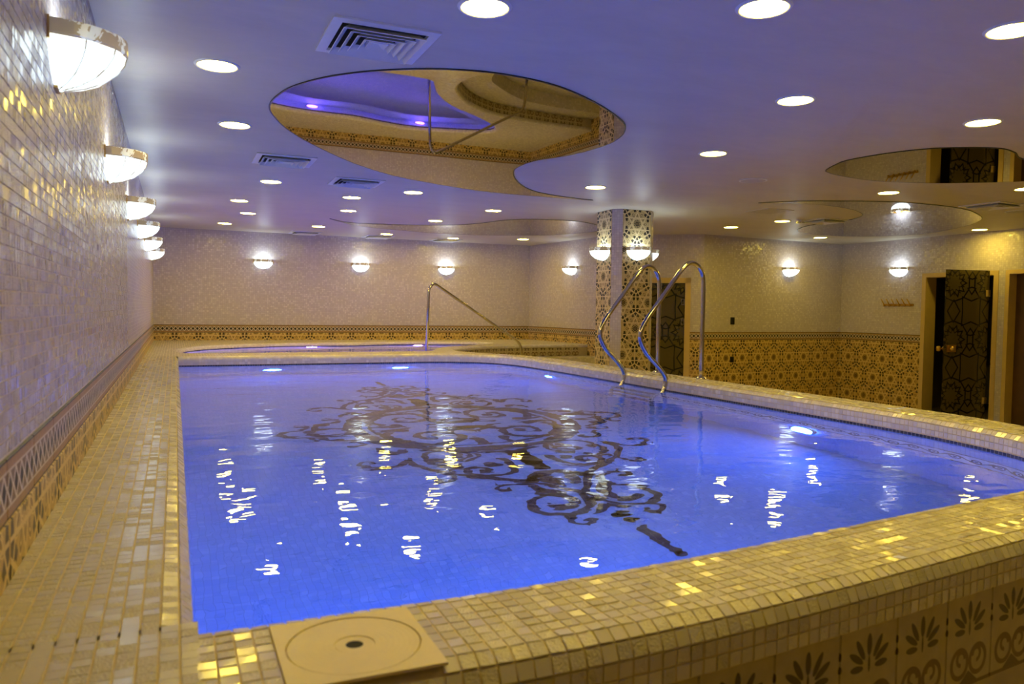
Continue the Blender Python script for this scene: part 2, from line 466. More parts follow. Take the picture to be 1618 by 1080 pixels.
def sweep(Q, prof, closed=False, nrm=None):
    """prof: list of (offset to the right of travel, z) -> verts, faces, uvs in metres"""
    nr = normals2(Q, closed) if nrm is None else nrm
    n, k = len(Q), len(prof); V = []; UV = []
    s = np.r_[0, np.cumsum(np.hypot(*np.diff(Q, axis=0).T))]
    pd = [0.0]
    for i in range(1, k): pd.append(pd[-1]+math.hypot(prof[i][0]-prof[i-1][0], prof[i][1]-prof[i-1][1]))
    for i in range(n):
        for j, (o, z) in enumerate(prof):
            V.append((Q[i][0]+nr[i][0]*o, Q[i][1]+nr[i][1]*o, z)); UV.append((s[i], pd[j]))
    F = []
    for i in range(n if closed else n-1):
        i2 = (i+1) % n
        for j in range(k-1): F.append((i*k+j, i2*k+j, i2*k+j+1, i*k+j+1))
    return V, F, UV

def poly_fill(loops, z, flip=False):
    """flat polygon with holes -> verts, faces, uvs"""
    L = [[Vector((p[0], p[1], 0)) for p in lp] for lp in loops]
    V = [(p[0], p[1], z) for lp in loops for p in lp]
    F = []
    for a, b, c in tessellate_polygon(L):
        pa, pb, pc = V[a], V[b], V[c]
        cr = (pb[0]-pa[0])*(pc[1]-pa[1])-(pb[1]-pa[1])*(pc[0]-pa[0])
        if abs(cr) < 1e-10: continue
        up = cr > 0
        F.append((a, b, c) if up != flip else (c, b, a))
    return V, F, [(p[0], p[1]) for p in V]

# --- mosaic pieces: one shared unit tile for single pieces, one joined mesh for the rest
TH = 0.0018
def unit_tile(mat):
    e = 0.488
    V = [(-.5,-.5,0),(.5,-.5,0),(.5,.5,0),(-.5,.5,0),(-e,-e,1),(e,-e,1),(e,e,1),(-e,e,1)]
    F = [(4,5,6,7),(0,1,5,4),(1,2,6,5),(2,3,7,6),(3,0,4,7)]
    return mesh('mosaic_tile', V, F, mat)
UT_DECK, UT_WALL, UT_LEDGE = unit_tile(M_PEARL), unit_tile(M_PEARLW), unit_tile(M_PEARLL)
UV_T = np.array([v.co[:] for v in UT_DECK.vertices]); UF_T = [tuple(p.vertices) for p in UT_DECK.polygons]

def in_view(p, margin=25):
    d = p-np.array([0, 0, CZ]); wv = d@np.array(FWD); wv = np.where(wv < 0.05, 0.05, wv)
    x = 809+F_PX*(d@np.array(RGT))/wv; y = 540-F_PX*(d@np.array(UPV))/wv
    return (x > -margin) & (x < 1618+margin) & (y > -margin) & (y < 1080+margin) & (d@np.array(FWD) > 0.1), wv

def tiles(C, A, B, N, su, sv, ut, mat, parent, single=300, jitter=0.028, name='mosaic_tile', stuff='mosaic_field', label=None):
    """C centres, A/B/N axes, su/sv sizes. Nearest `single` pieces become objects, the rest one mesh."""
    n = len(C)
    j = rng.normal(0, jitter, (n, 2))
    N2 = N+A*j[:, :1]+B*j[:, 1:]; N2 /= np.linalg.norm(N2, axis=1)[:, None]
    A2 = A-N2*(A*N2).sum(1)[:, None]; A2 /= np.linalg.norm(A2, axis=1)[:, None]; B2 = np.cross(N2, A2)
    vis, wv = in_view(C)
    order = np.argsort(np.where(vis, wv, wv+1000)); ids = order[:single]; rest = order[single:]
    off = Vector(parent.location) if parent.type == 'EMPTY' else Vector((0, 0, 0))
    for i in ids:
        o = bpy.data.objects.new(name, ut); COL.objects.link(o); o.parent = parent
        a, b, c, nn = A2[i]*su[i], B2[i]*sv[i], C[i], N2[i]*TH
        o.matrix_basis = Matrix(((a[0], b[0], nn[0], c[0]-off.x), (a[1], b[1], nn[1], c[1]-off.y), (a[2], b[2], nn[2], c[2]-off.z), (0, 0, 0, 1)))
    if len(rest):
        V = (C[rest][:, None, :]+A2[rest][:, None, :]*(su[rest][:, None]*UV_T[:, 0])[:, :, None]
             + B2[rest][:, None, :]*(sv[rest][:, None]*UV_T[:, 1])[:, :, None]+N2[rest][:, None, :]*(TH*UV_T[:, 2])[None, :, None]).reshape(-1, 3)
        m_ = len(rest); F = (np.array(UF_T)[None]+8*np.arange(m_)[:, None, None]).reshape(-1, 4)
        me = bpy.data.meshes.new(stuff)
        me.vertices.add(len(V)); me.vertices.foreach_set('co', V.ravel().astype(np.float32))
        me.loops.add(F.size); me.loops.foreach_set('vertex_index', F.ravel().astype(np.int32))
        me.polygons.add(len(F)); me.polygons.foreach_set('loop_start', np.arange(0, F.size, 4, dtype=np.int32))
        me.materials.append(mat); me.update(calc_edges=True); me.validate(); me.shade_flat()
        o = new_obj(stuff, me, parent, label=label, kind='stuff'); o.location = -off

# ------------------------------------------------------------------ plan of the room
E1a, E1b, E2b, E3b = (6.62, YB), (6.86, 11.42), (8.1, 10.53), (11.47, 10.77)
YF = -2.2
# pool inner face, front-left corner -> front -> right -> far -> far-left corner
POOL_CTRL = [(0.03,1.52),(0.35,1.52),(0.66,1.52),(1.0,1.538),(1.43,1.58),(2.0,1.65),(2.7,1.73),(3.2,1.85),(3.6,2.08),(3.88,2.46),
             (4.01,2.95),(4.06,3.5),(4.06,5.0),(4.05,6.5),(4.04,7.7),(4.02,8.3),(3.97,8.85),(3.83,9.28),(3.57,9.57),(3.1,9.73),(2.5,9.73),(1.1,9.72),(0.03,9.72)]
PQ, PS = resample(catmull(POOL_CTRL, 10), T)
PN = normals2(PQ)
WCOP, RB = 0.33, 0.05
i_end = int(np.argmin(np.hypot(PQ[:, 0]-3.83, PQ[:, 1]-9.28)))
TUB_CTRL = [(0.3,10.45),(1.2,10.45),(2.2,10.45),(3.0,10.46),(3.3,10.53),(3.45,10.8),(3.6,11.15),(3.85,11.5),(4.15,11.8),(4.55,12.1),(5.0,12.5),
            (5.24,12.85),(5.2,13.08),(4.9,13.22),(4.45,13.33),(4.1,13.42),(3.7,13.42),(3.3,13.33),(2.8,13.17),(2.3,13.15),(1.82,13.1),(1.3,12.9),
            (0.8,12.6),(0.35,12.15),(0.12,11.6),(0.06,11.1),(0.1,10.62)]
TQ, _ = resample(catmull(TUB_CTRL, 8, True), 0.07, True)
TN = normals2(TQ, True)
OUT1 = PQ[:i_end+1]+PN[:i_end+1]*WCOP
OUT2c = [tuple(OUT1[-4]), tuple(OUT1[-1]), (3.93,9.85), (3.78,10.18), (3.74,10.45), (3.80,10.75), (4.02,11.14), (4.29,11.47), (4.74,11.80), (5.09,11.92), (5.9,12.05), (6.80,12.10)]
OUT2 = resample(catmull(OUT2c, 8)[8:], 0.06)[0]
ON2 = normals2(OUT2)

# ------------------------------------------------------------------ room shell
def wall(name, a, b, spans, mats_uv0=0.0, thick=0.12):
    """vertical wall from a to b (room on the left of travel b->a ... faces given normal), spans: list (s0,s1,z0,z1,mat)"""
    A, B = Vector((*a, 0)), Vector((*b, 0)); d = (B-A); L = d.length; d /= L
    n = Vector((d.y, -d.x, 0))              # right of travel = outside
    mats = []; V = []; F = []; U = []; mi = []
    for s0, s1, z0, z1, m in spans:
        if m not in mats: mats.append(m)
        k = len(V); p, q = A+d*s0, A+d*s1
        V += [(p.x, p.y, z0), (q.x, q.y, z0), (q.x, q.y, z1), (p.x, p.y, z1)]
        F.append((k+3, k+2, k+1, k)); U += [(s1 if 0 else s0, z0), (s1, z0), (s1, z1), (s0, z1)]; mi.append(mats.index(m))
    # outer skin
    k = len(V); p, q = A+n*thick, B+n*thick
    V += [(p.x, p.y, 0), (q.x, q.y, 0), (q.x, q.y, ZC), (p.x, p.y, ZC)]; U += [(0, 0)]*4
    return V, F, U, mi, mats, A, d, n, L

def build_wall(name, a, b, spans, label):
    V, F, U, mi, mats, A, d, n, L = wall(name, a, b, spans)
    V, U = V[:-4], U[:-4]
    o = new_obj(name, mesh(name, V, F, mats, U, mi), label=label, kind='structure')
    return o, A, d, n

# travel directions chosen so the room lies on the left hand; tile faces look into the room
def room_frame(a, b):
    A, B = Vector((*a, 0)), Vector((*b, 0)); d = (B-A).normalized(); return A, d, Vector((-d.y, d.x, 0)), (B-A).length

ZDT = ZB-0.138                               # top of the rosette tiles
TILE_MESH = {}
def tile_mesh(kind, w_, h_, uo, vo, mat):
    key = (kind, round(w_, 3), round(h_, 3), round(uo, 3), round(vo, 3), mat.name)
    if key not in TILE_MESH:
        t = 0.006; e = 0.003
        x0, x1, y0, y1 = -w_/2, w_/2, -h_/2, h_/2
        V = [(x0,y0,0),(x1,y0,0),(x1,y1,0),(x0,y1,0),(x0+e,y0+e,t),(x1-e,y0+e,t),(x1-e,y1-e,t),(x0+e,y1-e,t)]
        F = [(4,5,6,7),(0,1,5,4),(1,2,6,5),(2,3,7,6),(3,0,4,7)]
        if kind == 'border': UVs = [(p[0]+uo, (p[1]-y0)/h_) for p in V]
        else: UVs = [(p[0]+uo, p[1]+vo) for p in V]
        TILE_MESH[key] = mesh(kind+'_tile', V, F, mat, UVs)
    return TILE_MESH[key]

def put_tile(parent, name, me, c, d, n, off=None):
    """tile local x along d, local y up, local z = n (into the room)"""
    o = bpy.data.objects.new(name, me); COL.objects.link(o); o.parent = parent
    u = Vector((0, 0, 1)); q = Vector(c)-(off or Vector((0, 0, 0)))
    # keep a right-handed frame
    x = u.cross(n)
    o.matrix_basis = Matrix(((x.x, u.x, n.x, q.x), (x.y, u.y, n.y, q.y), (x.z, u.z, n.z, q.z), (0, 0, 0, 1)))
    return o

G = 0.003
def dado(parent, a, b, s0, s1, zmin, phase=0.0, mat=None):
    """border strip and staggered rosette tiles on the wall line a->b between s0 and s1"""
    mat = mat or M_ROS
    A, d, n, L = room_frame(a, b)
    x = Vector((0, 0, 1)).cross(n); sg = 1 if x.dot(d) > 0 else -1
    bl = 0.34; k0 = math.floor((s0-phase)/bl)
    k = k0
    while phase+k*bl < s1-0.01:
        p, q = max(s0, phase+k*bl), min(s1, phase+(k+1)*bl)
        if q-p > 0.03:
            c = A+d*((p+q)/2); c.z = ZB-0.069
            uo = ((p+q)/2-phase)*sg
            put_tile(parent, 'border_tile', tile_mesh('border', q-p-G*0.5, 0.138-G, uo % 0.068, 0, M_BORDER), c, d, n)
        k += 1
    row = 0
    while True:
        zc = ZDT+0.028-row*H_ROW
        z1, z0 = min(ZDT, zc+H_ROW/2), max(zmin, zc-H_ROW/2)
        if z1 <= zmin+0.01: break
        ph = phase+(0.5*A_HEX if row % 2 else 0.0)
        k = math.floor((s0-ph)/A_HEX)-1
        while ph+(k-0.5)*A_HEX < s1-0.01:
            cu = ph+k*A_HEX; p, q = max(s0, cu-A_HEX/2), min(s1, cu+A_HEX/2)
            if q-p > 0.02:
                c = A+d*((p+q)/2); c.z = (z0+z1)/2
                put_tile(parent, 'rosette_tile', tile_mesh('rosette', q-p-G, z1-z0-G, ((p+q)/2-cu)*sg, (z0+z1)/2-zc, mat), c, d, n)
            k += 1
        row += 1

# --- left wall: the near stretch carries real mosaic pieces
Y_GEO = 6.6
o, A, d, n = build_wall('wall_left', (XL, YF), (XL, YB),
    [(0, Y_GEO-YF, ZB, ZC, M_GROUTW), (Y_GEO-YF, YB-YF, ZB, ZC, M_WALLMOS), (0, YB-YF, 0, ZB, M_CREAM)],
    'long left wall of pearly mosaic above the patterned tile border')
ny, nz = int((Y_GEO-1.45)/T), int((ZC-ZB)/T)
yy, zz = np.meshgrid(Y_GEO-T*(np.arange(ny)+0.5), ZB+0.004+T*(np.arange(nz)+0.5), indexing='ij')
nn_ = yy.size
C = np.c_[np.full(nn_, XL), yy.ravel(), zz.ravel()]
one = np.ones((nn_, 1))
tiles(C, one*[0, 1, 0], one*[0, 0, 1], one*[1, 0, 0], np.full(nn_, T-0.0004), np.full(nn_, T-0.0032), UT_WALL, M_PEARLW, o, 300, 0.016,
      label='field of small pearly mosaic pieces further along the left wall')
dado(o, (XL, YB), (XL, 0.9), 0.0, YB-0.9, ZR-0.005, 0.1)
WALL_LEFT = o

# --- back wall and the others
o, *_ = build_wall('wall_back', (XL, YB), E1a, [(0, 6.954, ZB, ZC, M_WALLMOS), (0, 6.954, 0, ZB, M_CREAM)], 'far back wall of pearly mosaic behind the whirlpool')
dado(o, E1a, (XL, YB), 0.0, 6.954, ZR-0.005, 0.05)
L1 = math.dist(E1a, E1b)
o, *_ = build_wall('wall_alcove', E1a, E1b, [(0, L1, ZB, ZC, M_WALLMOS), (0, L1, 0, ZB, M_CREAM)], 'mosaic side wall of the whirlpool alcove')
dado(o, E1b, E1a, 0.0, L1, 0.5, 0.1)
L2 = math.dist(E1b, E2b)
D1a, D1b, D1z = 0.32, 1.326, 2.225
o, *_ = build_wall('wall_angled', E1b, E2b, [(0, D1a, ZB, ZC, M_WALLMOS), (0, D1a, 0, ZB, M_CREAM), (D1b, L2, ZB, ZC, M_WALLMOS), (D1b, L2, 0, ZB, M_CREAM), (D1a, D1b, D1z, ZC, M_WALLMOS)],
                   'short slanted mosaic wall behind the column with a dark glass door')
dado(o, E2b, E1b, 0.0, L2-D1b, 0.0, 0.1); dado(o, E2b, E1b, L2-D1a, L2, 0.0, 0.1)
L3 = math.dist(E2b, E3b)
o, *_ = build_wall('wall_right_back', E2b, E3b, [(0, L3, ZB, ZC, M_WALLMOS), (0, L3, 0, ZB, M_CREAM)], 'right-hand back wall with ochre rosette tiles and a border')
dado(o, E3b, E2b, 0.0, L3, 0.0, L3-1.10)
# right wall with two door openings, measured from E3b towards the camera
DBa, DBb = 10.77-9.067, 10.77-7.76           # tiled up to the frame, opening with its frame
DCa, DCb = 10.77-7.653, 10.77-6.55
DZ = 2.35
LR = 10.77-YF
o, *_ = build_wall('wall_right', E3b, (11.47, YF),
    [(0, DBa, ZB, ZC, M_WALLMOS), (0, DBa, 0, ZB, M_CREAM), (DBa, DBb, DZ, ZC, M_WALLMOS), (DBb, DCa, 0, ZC, M_WALLMOS),
     (DCa, DCb, DZ, ZC, M_WALLMOS), (DCb, LR, 0, ZC, M_WALLMOS)], 'right wall of mosaic and rosette tiles with two doorways')
dado(o, (11.47, 10.77-DBa), E3b, 0.0, DBa, 0.0, 0.18)
o, *_ = build_wall('wall_front', (11.47, YF), (XL, YF), [(0, 11.47-XL, 0, ZC, M_WALLMOS)], 'mosaic wall behind the viewer')

ROOM = [(XL, YF), (11.47, YF), (11.47, 10.77), E2b, E1b, E1a, (XL, YB)]
V, F, U = poly_fill([ROOM], ZC, flip=True)
new_obj('ceiling', mesh('ceiling', V, F, M_CEIL, U), label='low ceiling of smooth polished plaster', kind='structure')
FL = [(XL, YF), (11.47, YF), (11.47, 10.77), E2b, E1b, (6.80, 12.10)]+[tuple(p) for p in OUT2[::-1]]+[tuple(p) for p in OUT1[::-4]]+[(XL, 1.19)]
V, F, U = poly_fill([FL], 0.0)
new_obj('floor', mesh('floor', V, F, M_FLOOR, U), label='beige tiled lower floor beside the raised pool', kind='structure')

# ------------------------------------------------------------------ column
cx0, cx1, cy0, cy1, ch = 5.13, 5.755, 8.46, 9.03, 0.10
col = empty('column', ((cx0+cx1)/2, (cy0+cy1)/2, 0), label='octagonal column faced with black and tan rosette tiles', cat='column')
oct_ = [(cx0+ch, cy0), (cx1-ch, cy0), (cx1, cy0+ch), (cx1, cy1-ch), (cx1-ch, cy1), (cx0+ch, cy1), (cx0, cy1-ch), (cx0, cy0+ch)]
V = []; F = []; U = []; mi = []
s = 0
for i in range(8):
    a, b = oct_[i], oct_[(i+1) % 8]; L = math.dist(a, b); k = len(V)
    V += [(a[0], a[1], 0), (b[0], b[1], 0), (b[0], b[1], ZC), (a[0], a[1], ZC)]; U += [(s, 0), (s+L, 0), (s+L, ZC), (s, ZC)]
    F.append((k, k+1, k+2, k+3)); mi.append(0 if L > 0.2 else 1); s += L
cb = new_obj('shaft', mesh('shaft', V, F, [M_CREAM, M_WALLMOS], U, mi), col); cb.location = -Vector(col.location)
def col_face(a, b):
    A, d, n, L = room_frame(a, b); n = -n
    row = 0
    while True:
        zc = 2.77+H_ROW*0.5*0-row*0.336
        z1, z0 = min(ZC, zc+0.168), max(0, zc-0.168)
        if row == 0: z1 = ZC
        if z1 < 0.03: break
        c = A+d*(L/2); c.z = (z0+z1)/2
        if row % 2 == 0:
            put_tile(col, 'rosette_tile', tile_mesh('rosette', L-G, z1-z0-G, 0, ((z0+z1)/2-zc)*1.012, M_ROSC), c, d, n, Vector(col.location))
        else:
            for sgn in (-1, 1):
                c2 = A+d*(L/2+sgn*L/4); c2.z = c.z
                x = Vector((0, 0, 1)).cross(n); sg = 1 if x.dot(d) > 0 else -1
                put_tile(col, 'rosette_tile', tile_mesh('rosette', L/2-G, z1-z0-G, -sgn*sg*(A_HEX/2-L/4), ((z0+z1)/2-zc)*1.012, M_ROSC), c2, d, n, Vector(col.location))
        row += 1
col_face(oct_[0], oct_[1]); col_face(oct_[2], oct_[3]); col_face(oct_[6], oct_[7])

# ------------------------------------------------------------------ swimming pool
POOLC = Vector((2.05, 5.6, 0))
pool = empty('swimming_pool', POOLC, label='raised indoor swimming pool with broad pearly mosaic rim', cat='swimming pool')
def pool_part(name, me, **k):
    o = new_obj(name, me, pool, **k); o.location = -POOLC; return o
def arc(cx, cz, r, a0, a1, n=5):
    return [(cx+r*math.cos(a0+(a1-a0)*i/n), cz+r*math.sin(a0+(a1-a0)*i/n)) for i in range(n+1)]
inner = [(0, ZW-0.05), (0, ZR-RB)]+arc(RB, ZR-RB, RB, math.pi, math.pi/2)[1:]
outer = arc(WCOP-RB, ZR-RB, RB, math.pi/2, 0)+[(WCOP, ZR-0.112), (WCOP-0.012, ZR-0.114)]
cop = inner+outer
# coping front+right (grout bed under real pieces)
V, F, U = sweep(PQ[:i_end+1], cop, nrm=PN[:i_end+1])
pool_part('coping_bed', mesh('coping_bed', V, F, M_GROUT, U, smooth=True))
# rest of the far inner rim edge
V, F, U = sweep(PQ[i_end:], inner, nrm=PN[i_end:])
pool_part('far_rim', mesh('far_rim', V, F, M_DECKMOS, U, smooth=True))
# left ledge bed: inner edge + flat to the wall
LQ = np.c_[np.full(60, 0.03), np.linspace(9.78, 1.53, 60)]
LN = np.tile([-1.0, 0.0], (60, 1))
V, F, U = sweep(LQ, inner+[(0.03-XL, ZR)], nrm=LN)
F = [f[::-1] for f in F]
V2 = [(XL, 1.16, ZR), (0.034, 1.16, ZR), (0.034, 1.55, ZR), (XL, 1.55, ZR), (XL, 1.16, ZR-0.12), (0.034, 1.16, ZR-0.12)]
k_ = len(V); V = list(V)+V2; U = list(U)+[(0, 0)]*6; F = F+[(k_, k_+1, k_+2, k_+3), (k_+4, k_+5, k_+1, k_)]
pool_part('ledge_bed', mesh('ledge_bed', V, F, M_GROUT, U))
# flat deck at the far end, around the whirlpool
loop = [(XL, 9.77), (0.03, 9.77)]+[tuple(p) for p in (PQ[i_end:]+PN[i_end:]*RB)[::-1]]+[tuple(PQ[i_end]+PN[i_end]*(WCOP-RB))] \
    + [tuple(p) for p in (OUT2-ON2*RB)[1:]]+[(6.62, YB), (XL, YB)]
hole = [tuple(p) for p in (TQ+TN*0.07)]
V, F, U = poly_fill([loop, hole], ZR)
pool_part('far_deck', mesh('far_deck', V, F, M_DECKMOS, U))
V, F, U = sweep(OUT2, [(o_-WCOP, z) for o_, z in outer[:-2]]+[(0.0, ZR-0.056), (-0.012, ZR-0.058)], nrm=ON2)
pool_part('deck_edge', mesh('deck_edge', V, F, M_DECKMOS, U, smooth=True))
# side wall below the rim
OW = np.vstack([[[XL, 1.172]], OUT1-PN[:i_end+1]*0.012, OUT2[1:]-ON2[1:]*0.012])
V, F, U = sweep(OW, [(0, ZR-0.055), (0, 0)])
pool_part('side_wall', mesh('side_wall', V, F, M_CREAM, U))
# basin
V, F, U = sweep(np.vstack([PQ, np.c_[np.full(80, 0.03), np.linspace(9.72, 1.52, 82)[1:-1]], PQ[:1]]), [(0, ZP), (0, ZW-0.05)])
pool_part('basin_wall', mesh('basin_wall', V, F, M_POOLMOS, U))
V, F, U = poly_fill([[tuple(p) for p in PQ]], ZP)
pool_part('basin_floor', mesh('basin_floor', V, F, M_POOLMOS, U))
# dark row of tiles along the water line
BAND = np.vstack([PQ, [[0.03, 9.0]], [[0.03, 1.6]]])
V, F, U = sweep(PQ-PN*0.003, [(0, ZW-0.035), (0, ZW+0.012)])
pool_part('waterline_tiles', mesh('waterline_tiles', V, F, mosaic('waterline_mosaic', [(0.06, 0.06, 0.07), (0.03, 0.03, 0.04), (0.10, 0.09, 0.09)], (0.25, 0.22, 0.2), size=0.028, gw=0.16), U), label='thin row of dark tiles at the water line')
# underwater scroll frieze
def m_frieze():
    m, nt, b = material('scroll_frieze', (0.7, 0.75, 0.8), 0.3)
    u, v = uv_xy(nt)
    x = (u/0.30).fr()-0.5; y = (v-0.12)/0.30
    w1 = (y-(x*2*math.pi).sin()*0.16).abs().lt(0.045)
    r1 = ((x.abs()-0.25).__mul__(1.0)); rr = (r1*r1+(y*0.9)*(y*0.9)).sqrt()
    k = w1.max((rr-0.12).abs().lt(0.028)).max(rr.lt(0.05)).max((y.abs()-0.36).abs().lt(0.025))
    link(nt, mix(nt, k, (0.70, 0.75, 0.80), (0.05, 0.05, 0.07)), b.inputs['Base Color']); return m
ia = int(np.argmin(np.hypot(PQ[:, 0]-2.0, PQ[:, 1]-1.65)))
V, F, U = sweep((PQ-PN*0.004)[ia:i_end], [(0, 0.40), (0, 0.64)], nrm=PN[ia:i_end])
pool_part('scroll_frieze', mesh('scroll_frieze', V, F, m_frieze(), U), label='dark scroll frieze under water')

# coping pieces
plen = [0.0]
for i in range(1, len(cop)-1): plen.append(plen[-1]+math.hypot(cop[i][0]-cop[i-1][0], cop[i][1]-cop[i-1][1]))
NR = 17; rows = (np.arange(NR)+0.5)/NR*plen[-1]
po, pz = np.interp(rows, plen, [p[0] for p in cop[:-1]]), np.interp(rows, plen, [p[1] for p in cop[:-1]])
e_ = 0.004
bo = np.interp(rows+e_, plen, [p[0] for p in cop[:-1]])-np.interp(rows-e_, plen, [p[0] for p in cop[:-1]])
bz = np.interp(rows+e_, plen, [p[1] for p in cop[:-1]])-np.interp(rows-e_, plen, [p[1] for p in cop[:-1]])
bl = np.hypot(bo, bz); bo, bz = bo/bl, bz/bl
# skimmer plate footprint kept free of pieces
SKX0, SKX1, SKY0, SKY1 = 0.158, 0.420, 1.205, 1.466
mid = (PQ[:i_end]+PQ[1:i_end+1])/2; mn = (PN[:i_end]+PN[1:i_end+1])/2; mn /= np.hypot(mn[:, 0], mn[:, 1])[:, None]
mt = np.c_[-mn[:, 1], mn[:, 0]]
step0 = np.hypot(*(PQ[1:i_end+1]-PQ[:i_end]).T)
Cs = []; As = []; Bs = []; SU = []
stretch0 = np.hypot(*((PQ+PN)[1:i_end+1]-(PQ+PN)[:i_end]).T)
for j in range(NR):
    c = np.c_[mid+mn*po[j], np.full(len(mid), pz[j])]
    a = np.c_[mt, np.zeros(len(mid))]; b = np.c_[mn*bo[j], np.full(len(mid), bz[j])]
    su = step0+(stretch0-step0)*po[j]-0.0035
    Cs.append(c); As.append(a); Bs.append(b); SU.append(su)
C, A_, B_, SU = np.vstack(Cs), np.vstack(As), np.vstack(Bs), np.concatenate(SU)
A_ = -A_; N_ = np.cross(A_, B_)
keep = ~((C[:, 0] > SKX0+0.002) & (C[:, 0] < SKX1-0.002) & (C[:, 1] > SKY0+0.002) & (C[:, 1] < SKY1-0.002) & (C[:, 2] > ZR-0.01))
C, A_, B_, N_, SU = C[keep], A_[keep], B_[keep], N_[keep], SU[keep]
coping = pool_part('coping', mesh('coping', [(0.1, 1.2, ZR-0.03), (0.12, 1.2, ZR-0.03), (0.12, 1.22, ZR-0.03)], [(0, 1, 2)], M_GROUT), label='rounded mosaic coping along the near and right edges')
class _P: pass
tiles(C, A_, B_, N_, SU, np.full(len(C), plen[-1]/NR-0.0035), UT_DECK, M_PEARL, pool, 300, 0.03, label='rounded rim of pearly mosaic pieces along the right edge', stuff='coping_mosaic')
bpy.data.objects.remove(coping)
# ledge pieces on the left
lp = inner+[(0.03-XL, ZR)]
pl2 = [0.0]
for i in range(1, len(lp)): pl2.append(pl2[-1]+math.hypot(lp[i][0]-lp[i-1][0], lp[i][1]-lp[i-1][1]))
NR2 = 15; tw = (pl2[-1]-0.004)/NR2; rows = (np.arange(NR2)+0.5)*tw
po, pz = np.interp(rows, pl2, [p[0] for p in lp]), np.interp(rows, pl2, [p[1] for p in lp])
bo = np.interp(rows+e_, pl2, [p[0] for p in lp])-np.interp(rows-e_, pl2, [p[0] for p in lp])
bz = np.interp(rows+e_, pl2, [p[1] for p in lp])-np.interp(rows-e_, pl2, [p[1] for p in lp])
bl = np.hypot(bo, bz); bo, bz = bo/bl, bz/bl
ys = 1.165+T*(np.arange(int((9.76-1.165)/T))+0.5)
Cs = []; As = []; Bs = []
for j in range(NR2):
    y_ = ys if pz[j] > ZR-0.0001 else ys[ys > 1.545]
    Cs.append(np.c_[np.full(len(y_), 0.03-po[j]), y_, np.full(len(y_), pz[j])])
    As.append(np.tile([0, -1.0, 0], (len(y_), 1))); Bs.append(np.tile([-bo[j], 0, bz[j]], (len(y_), 1)))
fd = min(p for p, z_ in zip(po, pz) if z_ > ZR-0.0001)
while fd-tw > -0.004:
    fd -= tw; y_ = ys[ys < 1.545]
    Cs.append(np.c_[np.full(len(y_), 0.03-fd), y_, np.full(len(y_), ZR)]); As.append(np.tile([0, -1.0, 0], (len(y_), 1))); Bs.append(np.tile([-1.0, 0, 0], (len(y_), 1)))
C, A_, B_ = np.vstack(Cs), np.vstack(As), np.vstack(Bs); N_ = np.cross(A_, B_)
if N_[-1][2] < 0: A_ = -A_; N_ = -N_
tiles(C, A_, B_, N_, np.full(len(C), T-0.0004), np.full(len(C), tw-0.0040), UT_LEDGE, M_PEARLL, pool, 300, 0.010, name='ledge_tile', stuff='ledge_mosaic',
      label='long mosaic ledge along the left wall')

# palmette tiles on the outer side, near front and at the whirlpool step
def along(Q, s0, s1, step, zc, hgt, mat, parent, off, vo, name='palmette_tile'):
    d = np.r_[0, np.cumsum(np.hypot(*np.diff(Q, axis=0).T))]; s = s0
    while s+step <= s1+1e-6:
        p = np.array([np.interp(s, d, Q[:, 0]), np.interp(s, d, Q[:, 1])]); q = np.array([np.interp(s+step, d, Q[:, 0]), np.interp(s+step, d, Q[:, 1])])
        t = (q-p); L = np.hypot(*t); t /= L; n = Vector((t[1], -t[0], 0))
        c = Vector((*((p+q)/2), zc)) + n*0.001
        put_tile(parent, name, tile_mesh('palmette', step-0.0006, hgt-0.001, 0, vo, mat), c, Vector((*t, 0)), n, off)
        s += step
along(OW[1:len(OUT1)+1], 1.254-0.03-5*PALW-0.104+0.0, 8.0, PALW, ZR-0.112-PALH/2, PALH, M_PALM, pool, POOLC, PALH/2)
along(OUT2-ON2*0.012, 0.95, float(np.hypot(*np.diff(OUT2, axis=0).T).sum())-0.05, PALW*0.8, ZR-0.058-0.0725, 0.145, M_PALMR, pool, POOLC, 0.128, 'riser_tile')

